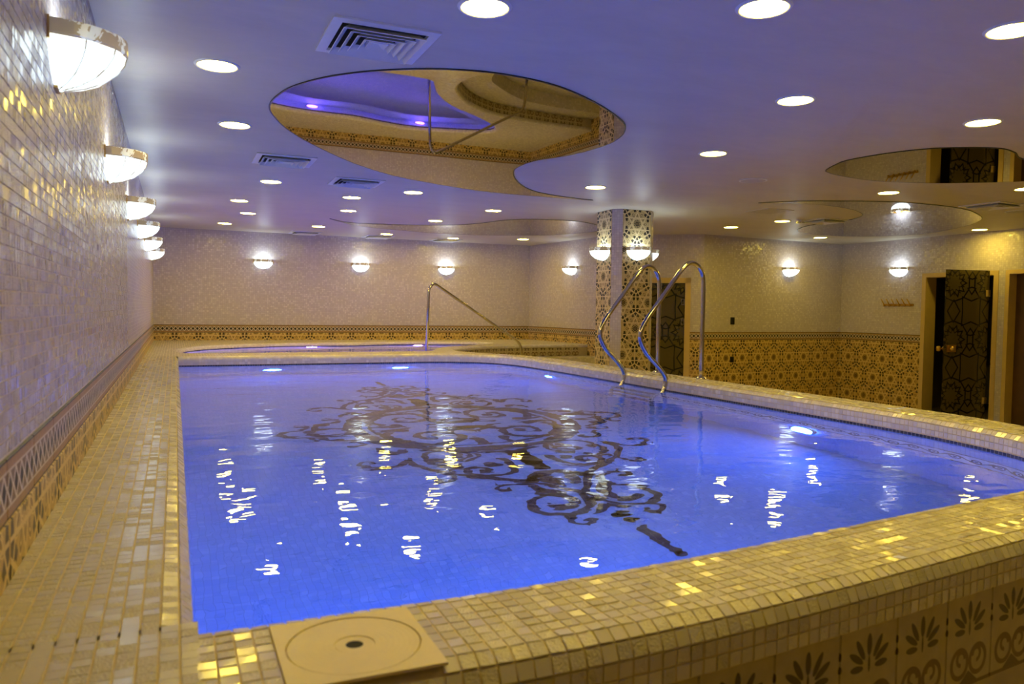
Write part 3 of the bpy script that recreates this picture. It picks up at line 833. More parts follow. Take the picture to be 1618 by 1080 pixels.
# ------------------------------------------------------------------ dark arabesque on the pool bottom
STROKES = [
([(0.0,-1.99),(0.07,-1.89),(0.15,-1.75),(0.24,-1.63),(0.36,-1.53),(0.47,-1.46),(0.58,-1.35),(0.67,-1.23),(0.73,-1.1),(0.73,-1.0),(0.70,-0.93)],.055,.055),
([(0.72,-0.96),(0.76,-1.01),(0.8,-1.07),(0.86,-1.12),(0.94,-1.11),(1.01,-1.06),(1.05,-1.01),(1.04,-0.96),(1.0,-0.93),(0.95,-0.95),(0.96,-0.99),(0.99,-0.98)],.06,.03),
([(0.91,-1.13),(0.98,-1.13),(1.05,-1.1)],.05,.005),
([(0.57,-1.38),(0.57,-1.45),(0.6,-1.49),(0.64,-1.52),(0.68,-1.51),(0.7,-1.49),(0.69,-1.46),(0.65,-1.47)],.03,.05),
([(0.02,-1.99),(0.03,-2.05),(0.05,-2.12),(0.09,-2.19),(0.15,-2.23),(0.21,-2.25),(0.27,-2.23),(0.34,-2.18),(0.37,-2.11),(0.36,-2.05),(0.34,-1.99),(0.29,-1.95),(0.25,-1.93),(0.21,-1.9)],.045,.05),
([(0.24,-1.84),(0.17,-1.91),(0.12,-2.02),(0.12,-2.11),(0.16,-2.14),(0.21,-2.14),(0.27,-2.1),(0.28,-2.08)],.10,.04),
([(0.22,-1.85),(0.22,-1.8),(0.24,-1.73),(0.3,-1.68),(0.36,-1.67),(0.39,-1.69),(0.43,-1.72),(0.43,-1.77),(0.39,-1.79),(0.36,-1.77),(0.36,-1.75)],.05,.03),
([(0.36,-1.67),(0.4,-1.66),(0.4,-1.62)],.03,.005),
([(0.21,-2.25),(0.25,-2.28),(0.27,-2.32),(0.25,-2.36),(0.21,-2.39),(0.17,-2.38),(0.15,-2.36),(0.14,-2.34),(0.19,-2.33)],.045,.03),
([(0.2,-2.39),(0.2,-2.43)],.04,.005),
([(0.0,-2.19),(0.03,-2.22),(0.07,-2.26),(0.12,-2.29)],.085,.01),
([(0.39,-1.14),(0.32,-1.11),(0.25,-1.06),(0.25,-0.96),(0.3,-0.88),(0.38,-0.82),(0.46,-0.80),(0.54,-0.82),(0.59,-0.88),(0.61,-0.99),(0.61,-1.1),(0.59,-1.17),(0.55,-1.22),(0.5,-1.25),(0.46,-1.25),(0.45,-1.21),(0.43,-1.18)],.03,.05),
([(0.46,-1.07),(0.41,-1.1),(0.36,-1.06),(0.3,-1.01),(0.31,-0.91),(0.38,-0.86),(0.45,-0.85)],.05,.02),
([(0.38,-1.36),(0.34,-1.37),(0.32,-1.33),(0.34,-1.29),(0.39,-1.28),(0.44,-1.3),(0.45,-1.36),(0.43,-1.42),(0.39,-1.46),(0.32,-1.48),(0.26,-1.48),(0.2,-1.43),(0.17,-1.32),(0.16,-1.21),(0.16,-1.14)],.05,.06),
([(0.47,-1.31),(0.51,-1.29),(0.55,-1.28),(0.56,-1.32),(0.53,-1.33)],.035,.02),
([(0.83,-0.59),(0.84,-0.65),(0.81,-0.72),(0.74,-0.76),(0.70,-0.73),(0.68,-0.68)],.04,.08),
([(1.14,-0.09),(1.12,-0.23),(1.03,-0.33),(0.93,-0.37),(0.88,-0.45),(0.95,-0.52),(1.02,-0.50)],.06,.03),
([(0.90,-0.06),(1.0,-0.12),(1.12,-0.10),(1.22,-0.02)],.05,.09),
([(1.42,0.0),(1.34,-0.10),(1.24,-0.14),(1.18,-0.22),(1.22,-0.28),(1.28,-0.26)],.06,.03),
([(0.0,-0.98),(0.0,-1.2),(0.0,-1.45)],.16,.11),
([(0.04,-1.0),(0.12,-0.96),(0.22,-0.93)],.09,.02),
# inside the ring
([(0.62,-0.14),(0.68,-0.30),(0.62,-0.48),(0.46,-0.60),(0.28,-0.58),(0.18,-0.44),(0.22,-0.28),(0.36,-0.22),(0.47,-0.30),(0.45,-0.42),(0.36,-0.44)],.08,.05),
([(0.12,-0.74),(0.10,-0.60),(0.14,-0.50)],.05,.09),
([(0.72,-0.10),(0.60,-0.08),(0.48,-0.14)],.05,.09),
([(0.05,-0.10),(0.16,-0.18),(0.22,-0.30)],.12,.04),
([(0.0,-0.30),(0.08,-0.22),(0.18,-0.10),(0.30,-0.04)],.05,.05),
]
ELL = [(0,-2.345,.055,.04,0),(0,-2.452,.04,.035,0),(0,-2.097,.04,.03,0),(0.395,-0.965,.05,.075,0.3),(0.26,-1.25,.05,.04,0),(1.05,-0.28,.07,.05,0.5),(0.555,-1.06,.04,.075,-0.3),(0.34,-0.35,.05,.05,0),
       (0.09,-1.57,.11,.055,-0.5),(0.07,-1.70,.05,.12,-0.25),(0.15,-1.62,.035,.07,0.9),(0.19,-1.66,.03,.06,1.2),(0.42,-0.70,.06,.03,0.6),(0.0,-0.12,.10,.06,0),(0.52,-0.05,.08,.03,0)]
def ornament():
    b = MB(); z = 0.0
    def ribbon(pl, w0, w1, sx, sy):
        Q, s = resample(catmull(pl, 6), 0.03); n = normals2(Q); L = s[-1]
        vs_ = []
        for i in range(len(Q)):
            t = s[i]/L; hw = (w0+(w1-w0)*t)/2
            if t > 0.97: hw *= 0.6
            for q in (Q[i]+n[i]*hw, Q[i]-n[i]*hw): vs_.append((q[0]*sx, q[1]*sy, z))
        fs = [(2*i, 2*i+2, 2*i+3, 2*i+1) if sx*sy > 0 else (2*i+1, 2*i+3, 2*i+2, 2*i) for i in range(len(Q)-1)]
        b.add(vs_, fs)
    def ellipse(cx, cy_, rx, ry, a, sx, sy, n=20):
        vs_ = [((cx+rx*math.cos(t)*math.cos(a)-ry*math.sin(t)*math.sin(a))*sx, (cy_+rx*math.cos(t)*math.sin(a)+ry*math.sin(t)*math.cos(a))*sy, z) for t in [2*math.pi*i/n for i in range(n)]]
        b.add(vs_, [tuple(range(n)) if sx*sy > 0 else tuple(range(n-1, -1, -1))])
    for sx in (-1, 1):
        for sy in (-1, 1):
            for pl, a, c in STROKES: ribbon(pl, a, c, sx, sy)
            for e in ELL: ellipse(*e, sx, sy)
    for sy in (-1, 1):
        ribbon([(0, -2.55), (0, -2.7), (0, -2.87)], 0.056, 0.056, 1, sy)
        ellipse(0, -2.55, .028, .028, 0, 1, sy); ellipse(0, -2.87, .028, .028, 0, 1, sy)
    n = 96
    for r0, r1 in ((0.80, 0.93), (0.72, 0.755)):
        vs_ = [(r*math.cos(2*math.pi*i/n), r*math.sin(2*math.pi*i/n), z) for i in range(n) for r in (r0, r1)]
        b.add(vs_, [(2*i, 2*i+1, (2*i+3) % (2*n), (2*i+2) % (2*n)) for i in range(n)])
    return b
ob = ornament()
orn = ob.obj('arabesque_inlay', mosaic('inlay_mosaic', [(0.035, 0.032, 0.04), (0.02, 0.02, 0.028), (0.06, 0.05, 0.055)], (0.10, 0.10, 0.11), size=0.03, tilt=0.08), pool, label='dark scrolling arabesque laid into the pool bottom')
orn.location = Vector((2.09, 5.70, ZP+0.004))-POOLC

# ------------------------------------------------------------------ water
wl = [tuple(p-n_*0.0) for p, n_ in zip(PQ, PN)]
V, F, U = poly_fill([wl], ZW)
new_obj('pool_water', mesh('pool_water', V, F, M_WATER, U), label='clear blue lit water filling the swimming pool', cat='water', kind='stuff')

# ------------------------------------------------------------------ whirlpool
TUBC = Vector((2.4, 11.9, 0))
tub = empty('whirlpool_tub', TUBC, label='sunken free-form whirlpool behind the swimming pool', cat='whirlpool')
ZJ = 0.990
V, F, U = sweep(TQ, [(0, ZJ-0.06), (0, ZJ-0.012)]+arc(0.07, ZR-0.07, 0.07, math.pi, math.pi/2)[1:], True, TN)
o = new_obj('rim', mesh('rim', V, F, M_DECKMOS, U, smooth=True), tub); o.location = -TUBC
V, F, U = sweep(TQ, [(0, 0.35), (0, ZJ-0.06)], True, TN)
o = new_obj('basin_wall', mesh('basin_wall', V, F, M_POOLMOS, U), tub); o.location = -TUBC
V, F, U = poly_fill([[tuple(p) for p in TQ]], 0.35)
o = new_obj('basin_floor', mesh('basin_floor', V, F, M_POOLMOS, U), tub); o.location = -TUBC
bq = [tuple(p) for p in (TQ-TN*0.38)]
V, F, U = poly_fill([[tuple(p) for p in TQ], bq], 0.62)
o = new_obj('bench', mesh('bench', V, F, M_POOLMOS, U), tub); o.location = -TUBC
V, F, U = sweep(TQ-TN*0.003, [(0, ZJ-0.03), (0, ZJ+0.008)], True, TN)
o = new_obj('waterline_tiles', mesh('waterline_tiles', V, F, M_DARKMOS, U), tub); o.location = -TUBC
V, F, U = poly_fill([[tuple(p) for p in TQ]], ZJ)
new_obj('whirlpool_water', mesh('whirlpool_water', V, F, M_WATER, U), label='violet lit water in the whirlpool', cat='water', kind='stuff')

# ------------------------------------------------------------------ steps from the whirlpool down to the floor
steps = empty('pool_steps', (5.3, 11.2, 0), label='curved mosaic steps descending from the whirlpool rim', cat='steps')
SC = [[(4.16,9.35),(4.2,10.1),(4.29,10.67),(4.55,11.0),(4.94,11.34),(5.32,11.54),(5.95,11.66),(6.80,11.70)],
      [(4.36,9.0),(4.5,9.9),(4.66,10.4),(4.95,10.7),(5.25,10.95),(5.6,11.12),(6.1,11.22),(6.86,11.26)]]
base_ = [tuple(p) for p in OUT2[::-1]]
prev = OUT2
for k, cset in enumerate(SC):
    Q = resample(catmull(cset, 6), 0.1)[0]; zt = ZR-0.205-k*0.21
    b = MB()
    loop = [tuple(p) for p in Q]+[tuple(p) for p in prev[::-1]]
    V, F, U = poly_fill([loop], zt); b.add(V, F, U)
    V, F, U = sweep(Q, [(0, zt), (0, 0)]); b.add(V, F, U)
    o = b.obj('step', M_STEP, steps); o.location = -Vector(steps.location)
    prev = Q

# ------------------------------------------------------------------ chrome ladder
def bend(pts, r=0.08, n=6):
    """polyline with rounded corners"""
    P = [Vector(p) for p in pts]; out = [P[0]]
    for i in range(1, len(P)-1):
        a = (P[i-1]-P[i]); b = (P[i+1]-P[i]); rr = min(r, a.length*0.49, b.length*0.49)
        p0, p1 = P[i]+a.normalized()*rr, P[i]+b.normalized()*rr
        for k in range(n+1):
            t = k/n; out.append(p0*(1-t)**2+P[i]*2*t*(1-t)+p1*t*t)
    return out+[P[-1]]
lad = empty('pool_ladder', (4.37, 6.0, ZR), label='polished steel pool ladder with two tall curved handrails', cat='ladder')
def rail(y0, yw):
    # offsets are metres from the flange: x towards the water is negative
    def pt(dx, dy, z): return Vector((dx, y0+dy, z))-Vector((0, 6.0, ZR))
    k = (yw-y0)/0.55
    pts = [pt(0, 0, ZR), pt(0, 0, ZR+0.45), pt(0, 0, ZR+0.86), pt(-0.035, 0, ZR+0.985), pt(-0.13, 0, ZR+1.04), pt(-0.23, 0, ZR+0.985),
           pt(-0.40, 0, ZR+0.775), pt(-0.57, 0, ZR+0.565), pt(-0.645, 0, ZR+0.45), pt(-0.655, 0, ZR+0.35), pt(-0.59, 0, ZR+0.235), pt(-0.47, 0, ZR+0.12), pt(-0.395, 0, ZR+0.03), pt(-0.385, 0, ZR-0.04), pt(-0.43, 0, ZW-0.04), pt(-0.50, 0, ZW-0.20), pt(-0.53, 0, ZW-0.45), pt(-0.53, 0, ZW-0.85)]
    return catmull([tuple(p) for p in pts], 6)
LY = (5.68, 6.37)
for y in LY:
    b = MB(); b.tube(rail(y, y), 0.021, 14); b.obj('handrail', M_CHROME, lad, True)
    b = MB(); b.lathe([(0.0, 0.022), (0.03, 0.02), (0.052, 0.006), (0.055, 0.0)], 24, c=(0, y-6.0, 0)); b.obj('flange', M_CHROME, lad, True)
for k, zt in enumerate((ZW-0.14, ZW-0.38, ZW-0.62)):
    b = MB(); xx = -0.50-0.012*k
    b.box(xx-0.045, xx+0.045, LY[0]-6.0+0.02, LY[1]-6.0-0.02, zt-ZR-0.014, zt-ZR+0.014); b.obj('step', M_CHROME, lad)

# handrail of the whirlpool
hr = empty('tub_handrail', (3.30, 10.60, ZR), label='bent steel handrail slanting down beside the whirlpool', cat='handrail')
P0 = Vector((3.30, 10.60, ZR))
pts = bend([(3.30,10.60,0.62),(3.34,10.62,1.93),(3.42,10.66,2.02) ,(4.98,11.02,1.13),(5.03,11.03,0.66)], 0.12, 7)
b = MB(); b.tube([p-P0 for p in pts], 0.021, 12); b.obj('rail', M_CHROME, hr, True)
b = MB(); b.lathe([(0.0, 0.0), (0.05, 0.0), (0.05, 0.012), (0.024, 0.02)], 20, c=(5.03-P0.x, 11.03-P0.y, 0.63-P0.z+0.0)); b.obj('flange', M_CHROME, hr, True)

# ------------------------------------------------------------------ skimmer lid in the near rim
sk = empty('skimmer_cover', ((SKX0+SKX1)/2, (SKY0+SKY1)/2, ZR), label='square beige skimmer cover with a round lid in the near rim', cat='skimmer cover')
hx, hy = (SKX1-SKX0)/2, (SKY1-SKY0)/2
n = 48; RL = 0.118
vs_ = []; fs = []
for i in range(n):
    a = 2*math.pi*i/n; c, s_ = math.cos(a), math.sin(a); m_ = max(abs(c)/hx, abs(s_)/hy)
    vs_ += [(c/m_, s_/m_, 0.0), (c/m_, s_/m_, 0.0055), (c*RL, s_*RL, 0.0055), (c*RL, s_*RL, -0.006)]
for i in range(n):
    j = (i+1) % n
    for k in range(3): fs.append((4*i+k, 4*j+k, 4*j+k+1, 4*i+k+1))
MB().add(vs_, fs).obj('plate', M_LID, sk)
b = MB(); b.lathe([(0.0155, -0.004), (0.0155, 0.0035), (0.033, 0.0035), (0.0345, 0.0025), (0.036, 0.0045)]+[(0.036+0.079*i/16, 0.0045+0.0002*(i % 2)) for i in range(1, 17)]+[(0.1165, -0.006)], 48)
b.obj('lid', M_LID, sk, False)
b = MB(); b.disc(0.0165, 0.0030, 20); b.obj('hole_shade_disc', M_DARK, sk, label='near-black disc standing in for the shaded finger hole')  # near-black disc puts the shade of the hole into colour
b = MB(); b.disc(0.119, -0.008, 40); b.obj('gap_shade_disc', M_DARK, sk)  # near-black disc painted as the shade in the gap round the lid

# ------------------------------------------------------------------ underwater lamps
def pool_lamp(loc, face, label, mat=M_POOLL, rx=0.105, ry=0.105, group='underwater pool lamps'):
    f = Vector(face).normalized(); rz = math.atan2(f.y, f.x)-math.pi/2   # local +y = into the water
    o = empty('underwater_lamp', loc, rz, label=label, cat='pool lamp', group=group)
    n = 28
    b = MB(); b.add([(rx*math.cos(2*math.pi*i/n), 0.012, ry*math.sin(2*math.pi*i/n)) for i in range(n)], [tuple(range(n-1, -1, -1))]); b.obj('lens', mat, o)
    b = MB(); vs_ = []; fs = []
    for i in range(n):
        a = 2*math.pi*i/n
        for k, (q, yy_) in enumerate(((1.0, 0.013), (1.0, 0.017), (1.0+0.022/rx, 0.011), (1.0+0.026/rx, 0.0))):
            qy_ = 1+(q-1)*rx/ry
            vs_.append((rx*q*math.cos(a), yy_, ry*qy_*math.sin(a)))
    for i in range(n):
        j = (i+1) % n
        for k in range(3): fs.append((4*i+k, 4*i+k+1, 4*j+k+1, 4*j+k))
    b.add(vs_, fs); b.obj('bezel', M_CHROME, o)
    return o
ZL = 0.27
pool_lamp((1.08, 9.715, ZL), (0, -1, 0), 'bright pool lamp under water at the far left of the far pool wall')
pool_lamp((2.68, 9.715, ZL), (0, -1, 0), 'bright pool lamp under water in the far pool wall below the slanting handrail')
pool_lamp((4.025, 8.07, ZL), (-1, 0, 0), 'bright pool lamp under water in the right pool wall behind the ladder')
pool_lamp((4.055, 4.11, ZL), (-1, 0, 0), 'large bright pool lamp under water in the right pool wall nearest the viewer')
pool_lamp((0.7, 1.525, ZL), (0, 1, 0), 'added unseen lamp in the near pool wall below the rim, left one')  # unseen lamp, added to brighten the near water
pool_lamp((1.75, 1.62, ZL), (-0.1, 1, 0), 'added unseen lamp in the near pool wall below the rim, right one')  # second unseen lamp added for the near water
TL = 'violet lamps in the whirlpool wall'
pool_lamp((2.09, 13.13, 0.76), (0, -1, 0), 'violet underwater lamp on the left of the whirlpool back wall', M_TUBL, 0.09, 0.09, TL)
pool_lamp((4.02, 13.41, 0.76), (0, -1, 0), 'violet underwater lamp on the right of the whirlpool back wall', M_TUBL, 0.09, 0.09, TL)
pool_lamp((1.0, 10.46, 0.76), (0, 1, 0), 'added unseen violet lamp in the near whirlpool wall behind the rim, left one', M_TUBL, 0.09, 0.09, TL)  # unseen lamp, added to strengthen the violet glow
pool_lamp((2.6, 10.46, 0.76), (0, 1, 0), 'added unseen violet lamp in the near whirlpool wall behind the rim, right one', M_TUBL, 0.09, 0.09, TL)  # also added out of sight for more violet light

# ------------------------------------------------------------------ wall sconces
def half_shell(b, prof, n, sy=1.2):
    b.lathe(prof, n, 0.0, math.pi, sy=sy)
def sconce_parts():
    b = MB(); half_shell(b, [(0.163, -0.045), (0.158, -0.07), (0.140, -0.10), (0.108, -0.132), (0.065, -0.155), (0.02, -0.168), (0.0, -0.17)], 6)
    bowl = mesh('bowl', b.v, b.f, M_ALAB)
    b = MB(); half_shell(b, [(0.155, -0.044), (0.160, 0.0), (0.168, 0.0), (0.168, -0.040), (0.163, -0.045)], 18)
    band = mesh('rim_band', b.v, b.f, M_ALABB)
    b = MB(); pr = [(0.1645, -0.045), (0.1595, -0.07), (0.1415, -0.10), (0.1095, -0.132), (0.0665, -0.1555), (0.02, -0.169)]
    for i in range(1, 6):
        a = math.pi*i/6; b.tube([(q*math.cos(a), q*math.sin(a)*1.2, z) for q, z in pr], 0.0022, 6)
    ribs = mesh('ribs', b.v, b.f, M_ALABB)
    b = MB(); b.box(-0.172, 0.172, 0.0, 0.008, -0.06, 0.004); b.box(-0.04, 0.04, 0.0, 0.012, -0.17, -0.06)
    plate = mesh('backplate', b.v, b.f, M_BRASS)
    b = MB(); b.lathe([(0.0, -0.03), (0.012, -0.025), (0.018, -0.01), (0.016, 0.008), (0.0, 0.014)], 10, c=(0, 0.085, -0.05))
    bulb = mesh('bulb', b.v, b.f, M_BULB)
    return bowl, band, plate, bulb, ribs
SP = sconce_parts()
LD = bpy.data.lights.new('sconce_light', 'POINT'); LD.energy = SCON_W; LD.color = SCON_COL; LD.shadow_soft_size = 0.03
def sconce(loc, n, label, group):
    rz = math.atan2(n[1], n[0])-math.pi/2
    o = empty('wall_sconce', loc, rz, label=label, cat='wall lamp', group=group)
    for nm, me in zip(('bowl', 'rim_band', 'backplate', 'bulb', 'seam_ribs'), SP): new_obj(nm, me, o)
    l = bpy.data.objects.new('sconce_light', LD); COL.objects.link(l); l.parent = o; l.location = (0, 0.095, -0.012)
ZS = 2.47
WN = ['nearest and largest alabaster wall sconce, at the upper left corner', 'second alabaster wall sconce from the near end of the left wall',
      'third alabaster wall sconce from the near end of the left wall', 'fourth alabaster wall sconce from the near end of the left wall',
      'fifth alabaster wall sconce from the near end of the left wall', 'farthest alabaster wall sconce on the left wall, next to the corner']
for y, lb in zip((2.75, 4.70, 6.69, 8.52, 10.44, 12.5), WN): sconce((XL, y, ZS), (1, 0), lb, 'sconces along the left wall')
for x, lb in zip((1.43, 3.16, 4.83), ('alabaster sconce on the back wall, leftmost of its three', 'alabaster sconce in the middle of the back wall', 'alabaster sconce on the back wall above the slanting handrail')):
    sconce((x, YB, ZS), (0, -1), lb, 'sconces on the back wall')
sconce((6.75, 12.66, ZS), (-0.9963, -0.0845), 'alabaster sconce on the alcove side wall left of the column', None)
sconce((cx0, 8.745, ZS), (-1, 0), 'alabaster sconce on the left face of the column', 'sconces on the column')
sconce((5.45, cy0, ZS), (0, -1), 'alabaster sconce on the front face of the column', 'sconces on the column')
sconce((cx1, 8.745, ZS), (1, 0), 'alabaster sconce on the right face of the column, mostly hidden', 'sconces on the column')
n3 = Vector((E3b[1]-E2b[1], -(E3b[0]-E2b[0]))).normalized()
sconce((10.08, 10.53+0.24*(10.08-8.1)/3.37, ZS), tuple(n3), 'alabaster sconce on the right-hand back wall beside the corner', None)
sconce((11.47, 9.51, ZS), (-1, 0), 'alabaster sconce on the right wall above the brass coat hooks', None)

# ------------------------------------------------------------------ recessed downlights
b = MB(); b.lathe([(0.100, -0.001), (0.101, -0.007), (0.112, -0.008), (0.119, 0.0)], 32); RING = mesh('trim_ring', b.v, b.f, M_WHITEM, smooth=True)
b = MB(); b.disc(0.1015, -0.003, 18, up=False); DISC = mesh('diffuser', b.v, b.f, M_DOWN)
def downlight(x, y, label):
    o = empty('downlight', (x, y, ZC), label=label, cat='downlight', group='recessed ceiling downlights')
    new_obj('trim_ring', RING, o); new_obj('diffuser', DISC, o)
DL = [(1.227,3.14,'downlight cut by the top edge of the picture, right of the large air vent'),
(2.304,2.629,'large downlight at the top edge, second from the right'),
(3.488,2.343,'large downlight cut off at the upper right corner'),
(0.214,4.518,'downlight left of the big glossy ceiling panel, nearest the left wall sconces'),
(0.399,5.928,'downlight beside the left tip of the big glossy ceiling panel'),
(3.471,3.66,'downlight right of the big glossy ceiling panel, alone in the middle'),
(4.973,3.518,'downlight at the right above the small glossy ceiling panel'),
(4.038,5.161,'downlight between the big glossy panel and the round ceiling speaker'),
(0.921,8.42,'downlight on the left between the second and third air vents'),
(0.732,10.119,'downlight on the left, upper of the close pair beyond the second vent'),
(0.944,11.429,'downlight on the left, lower of the close pair beyond the second vent'),
(0.724,13.022,'downlight nearest the far left corner of the room'),
(1.921,9.151,'downlight just beyond the third air vent, upper of two'),
(2.142,10.425,'downlight beyond the third air vent, lower of two'),
(2.132,12.71,'downlight in front of the left vent at the back wall'),
(3.423,13.368,'downlight beside the middle vent at the back wall'),
(2.454,8.411,'downlight close to the far edge of the big glossy panel'),
(3.54,10.96,'downlight in front of the long glossy panel, left of two'),
(3.843,9.433,'downlight between the two glossy panels, left of the column'),
(4.698,13.477,'downlight beside the right vent at the back wall'),
(5.882,12.967,'downlight in the alcove corner above the side wall sconce'),
(4.061,7.125,'downlight in front of the column'),
(7.749,9.436,'downlight right of the column above the slanted wall door'),
(6.961,5.948,'downlight between the two glossy panels on the right'),
(7.846,8.462,'downlight beside the smoke detector'),
(10.074,9.955,'downlight near the right rear corner of the room'),
(11.093,7.832,'downlight closest to the right wall above the open glass door'),
(7.936,5.121,'downlight cut by the right edge of the picture'),
(0.80,1.50,'added unseen downlight over the near left rim'),(2.35,1.30,'added unseen downlight over the near middle rim'),(3.9,1.25,'added unseen downlight over the near right rim'),  # unseen downlights added to brighten the top of the near rim
(6.0,2.2,'added unseen downlight at the near right'),(7.6,3.2,'added unseen downlight over the right floor'),(9.6,4.2,'added unseen downlight near the right wall')]  # unseen downlights added for warm light on the right side
for x, y, lb in DL: downlight(x, y, lb)

# ------------------------------------------------------------------ air vents
def frustum_ring(b, h0, z0, h1, z1, t=0.0):
    vs_ = []
    for h, z in ((h0, z0), (h1, z1)): vs_ += [(-h, -h, z), (h, -h, z), (h, h, z), (-h, h, z)]
    b.add(vs_, [(i, (i+1) % 4, 4+(i+1) % 4, 4+i) for i in range(4)])
def vent_parts():
    out = []
    b = MB(); frustum_ring(b, 0.252, 0.0, 0.252, -0.010); frustum_ring(b, 0.252, -0.010, 0.205, -0.012); frustum_ring(b, 0.205, -0.012, 0.200, 0.0)
    out.append(('frame', mesh('frame', b.v, b.f, M_WHITEM)))
    b = MB(); b.add([(-0.2, -0.2, -0.001), (0.2, -0.2, -0.001), (0.2, 0.2, -0.001), (-0.2, 0.2, -0.001)], [(3, 2, 1, 0)])
    out.append(('duct_shade_plate', mesh('duct_shade_plate', b.v, b.f, M_DARK)))  # near-black plate in place of the shade inside the duct
    for h in (0.198, 0.158, 0.118, 0.078):
        b = MB(); frustum_ring(b, h, -0.030, h-0.030, -0.004); frustum_ring(b, h, -0.030, h-0.003, -0.032); frustum_ring(b, h-0.003, -0.032, h-0.033, -0.004)
        out.append(('louvre', mesh('louvre', b.v, b.f, M_WHITEM)))
    b = MB(); frustum_ring(b, 0.046, -0.028, 0.012, -0.012); b.add([(-0.012, -0.012, -0.012), (0.012, -0.012, -0.012), (0.012, 0.012, -0.012), (-0.012, 0.012, -0.012)], [(3, 2, 1, 0)])
    frustum_ring(b, 0.046, -0.028, 0.046, -0.004)
    out.append(('centre_cone', mesh('centre_cone', b.v, b.f, M_WHITEM)))
    return out
VP_ = vent_parts()
for x, y, rz, lb in [(0.905,3.76,0,'largest square ceiling vent at the top of the picture'),(0.893,7.13,0,'square ceiling vent left of the big glossy panel'),
                     (1.726,8.02,0,'square ceiling vent at the far edge of the big glossy panel'),(2.10,13.90,0,'left of three square vents along the back wall'),
                     (3.40,13.90,0,'middle of three square vents along the back wall'),(4.70,13.90,0,'right of three square vents along the back wall'),
                     (8.785,6.05,0,'square ceiling vent at the right edge of the picture'),(8.30,8.14,0,'square ceiling vent beside the smoke detector')]:
    o = empty('air_vent', (x, y, ZC), rz, label=lb, cat='air vent', group='square ceiling air vents')
    for nm, me in VP_: new_obj(nm, me, o)

# ------------------------------------------------------------------ glossy ceiling panels
def panel(pts, label, sub=6):
    Q = [p[:2] for p in catmull(pts, sub, True)]
    o = empty('ceiling_panel', (sum(p[0] for p in Q)/len(Q), sum(p[1] for p in Q)/len(Q), ZC), label=label, cat='ceiling panel', group='glossy stretched ceiling panels')
    c = Vector(o.location)
    V, F, U = poly_fill([Q], ZC-0.006, flip=True)
    k = new_obj('membrane', mesh('membrane', V, F, M_MIRROR, U), o); k.location = -c
    A = sum(Q[i][0]*Q[(i+1) % len(Q)][1]-Q[(i+1) % len(Q)][0]*Q[i][1] for i in range(len(Q)))
    Q2 = np.array(Q if A > 0 else Q[::-1])
    V, F, U = sweep(Q2, [(-0.004, ZC-0.0065), (0.006, ZC-0.0065), (0.006, ZC)], True)
    k = new_obj('edge_strip', mesh('edge_strip', V, F, M_BLACKP, U), o, label='thin dark edge'); k.location = -c
panel([(0.566,5.25),(0.61,4.844),(0.736,4.541),(0.915,4.309),(1.151,4.124),(1.401,4.007),(1.683,3.967),(2.032,4.035),(2.403,4.244),(2.744,4.515),(2.915,4.709),
       (3.04,4.978),(3.092,5.298),(3.024,5.75),(2.883,6.069),(2.858,6.414),(2.942,6.732),(3.2,7.206),(3.552,7.625),(3.876,7.812),(4.2,7.91),(4.499,7.955),(4.2,7.975),(3.855,7.98),(3.4,7.968),(2.913,7.876),
       (2.42,7.674),(1.952,7.418),(1.484,6.97),(1.051,6.383),(0.794,5.946),(0.656,5.613)], 'large kidney-shaped glossy ceiling panel mirroring the whirlpool')
panel([(2.09,11.49),(2.35,11.78),(2.67,11.88),(3.08,11.80),(3.3,11.71),(3.69,11.55),(4.06,11.24),(4.25,10.85),(4.38,10.40),(4.6,10.09),(4.97,9.95),(5.4,9.95),(5.86,10.21),(6.2,10.6),(6.3,10.98),(6.26,11.3),(5.95,11.92),(5.4,12.38),(4.78,12.68),(4.06,12.72),(3.53,12.6),(3.1,12.46),(2.58,12.15)],
      'long narrow glossy ceiling panel above the whirlpool left of the column')
panel([(5.39,5.28),(5.27,5.06),(5.2,4.85),(5.25,4.52),(5.39,4.24),(5.61,4.08),(5.85,3.99),(6.1,4.04),(6.35,4.16),(6.65,4.18),(7.1,4.1),(7.5,4.2),(7.6,4.5),(7.44,4.83),(7.08,5.13),(6.76,5.32),(6.24,5.47),(5.71,5.42),(5.49,5.35)],
      'glossy ceiling panel at the right edge mirroring the doorway')
panel([(6.31,7.2),(6.63,6.86),(6.97,6.64),(7.5,6.42),(7.88,6.35),(8.19,6.34),(8.6,6.38),(9.06,6.51),(9.7,6.83),(10.03,7.09),(10.44,7.57),(10.80,8.25),(10.89,8.62),(10.82,9.0),(10.57,9.32),(10.14,9.56),(9.48,9.56),(8.98,9.34),(8.67,8.93),(8.53,8.52),(8.5,7.9),(8.27,7.46),(7.87,7.17),(7.47,7.02),(7.02,6.96),(6.65,7.03)],
      'curved glossy ceiling panel mirroring the right wall sconce')

# small ceiling devices
b = MB(); b.lathe([(0.135, 0.0), (0.135, -0.006), (0.118, -0.008)], 32); r_ = mesh('rim', b.v, b.f, M_WHITEM)
b = MB(); b.disc(0.119, -0.0075, 32, up=False); g_ = mesh('grille', b.v, b.f, plain('speaker_cloth', (0.60, 0.58, 0.60), 0.7, 0, 0.12, 160))
for x, y, lb in ((5.197, 6.017, 'round flush ceiling speaker in the middle of the ceiling'), (9.558, 6.273, 'round ceiling speaker at the right edge below the vent')):
    o = empty('ceiling_speaker', (x, y, ZC), label=lb, cat='speaker', group='ceiling speakers'); new_obj('rim', r_, o); new_obj('grille', g_, o)
o = empty('smoke_detector', (7.976, 8.253, ZC), label='small white smoke detector on the ceiling', cat='smoke detector')
b = MB(); b.lathe([(0.055, 0.0), (0.055, -0.012), (0.045, -0.014)], 20); b.obj('base', M_WHITEM, o)
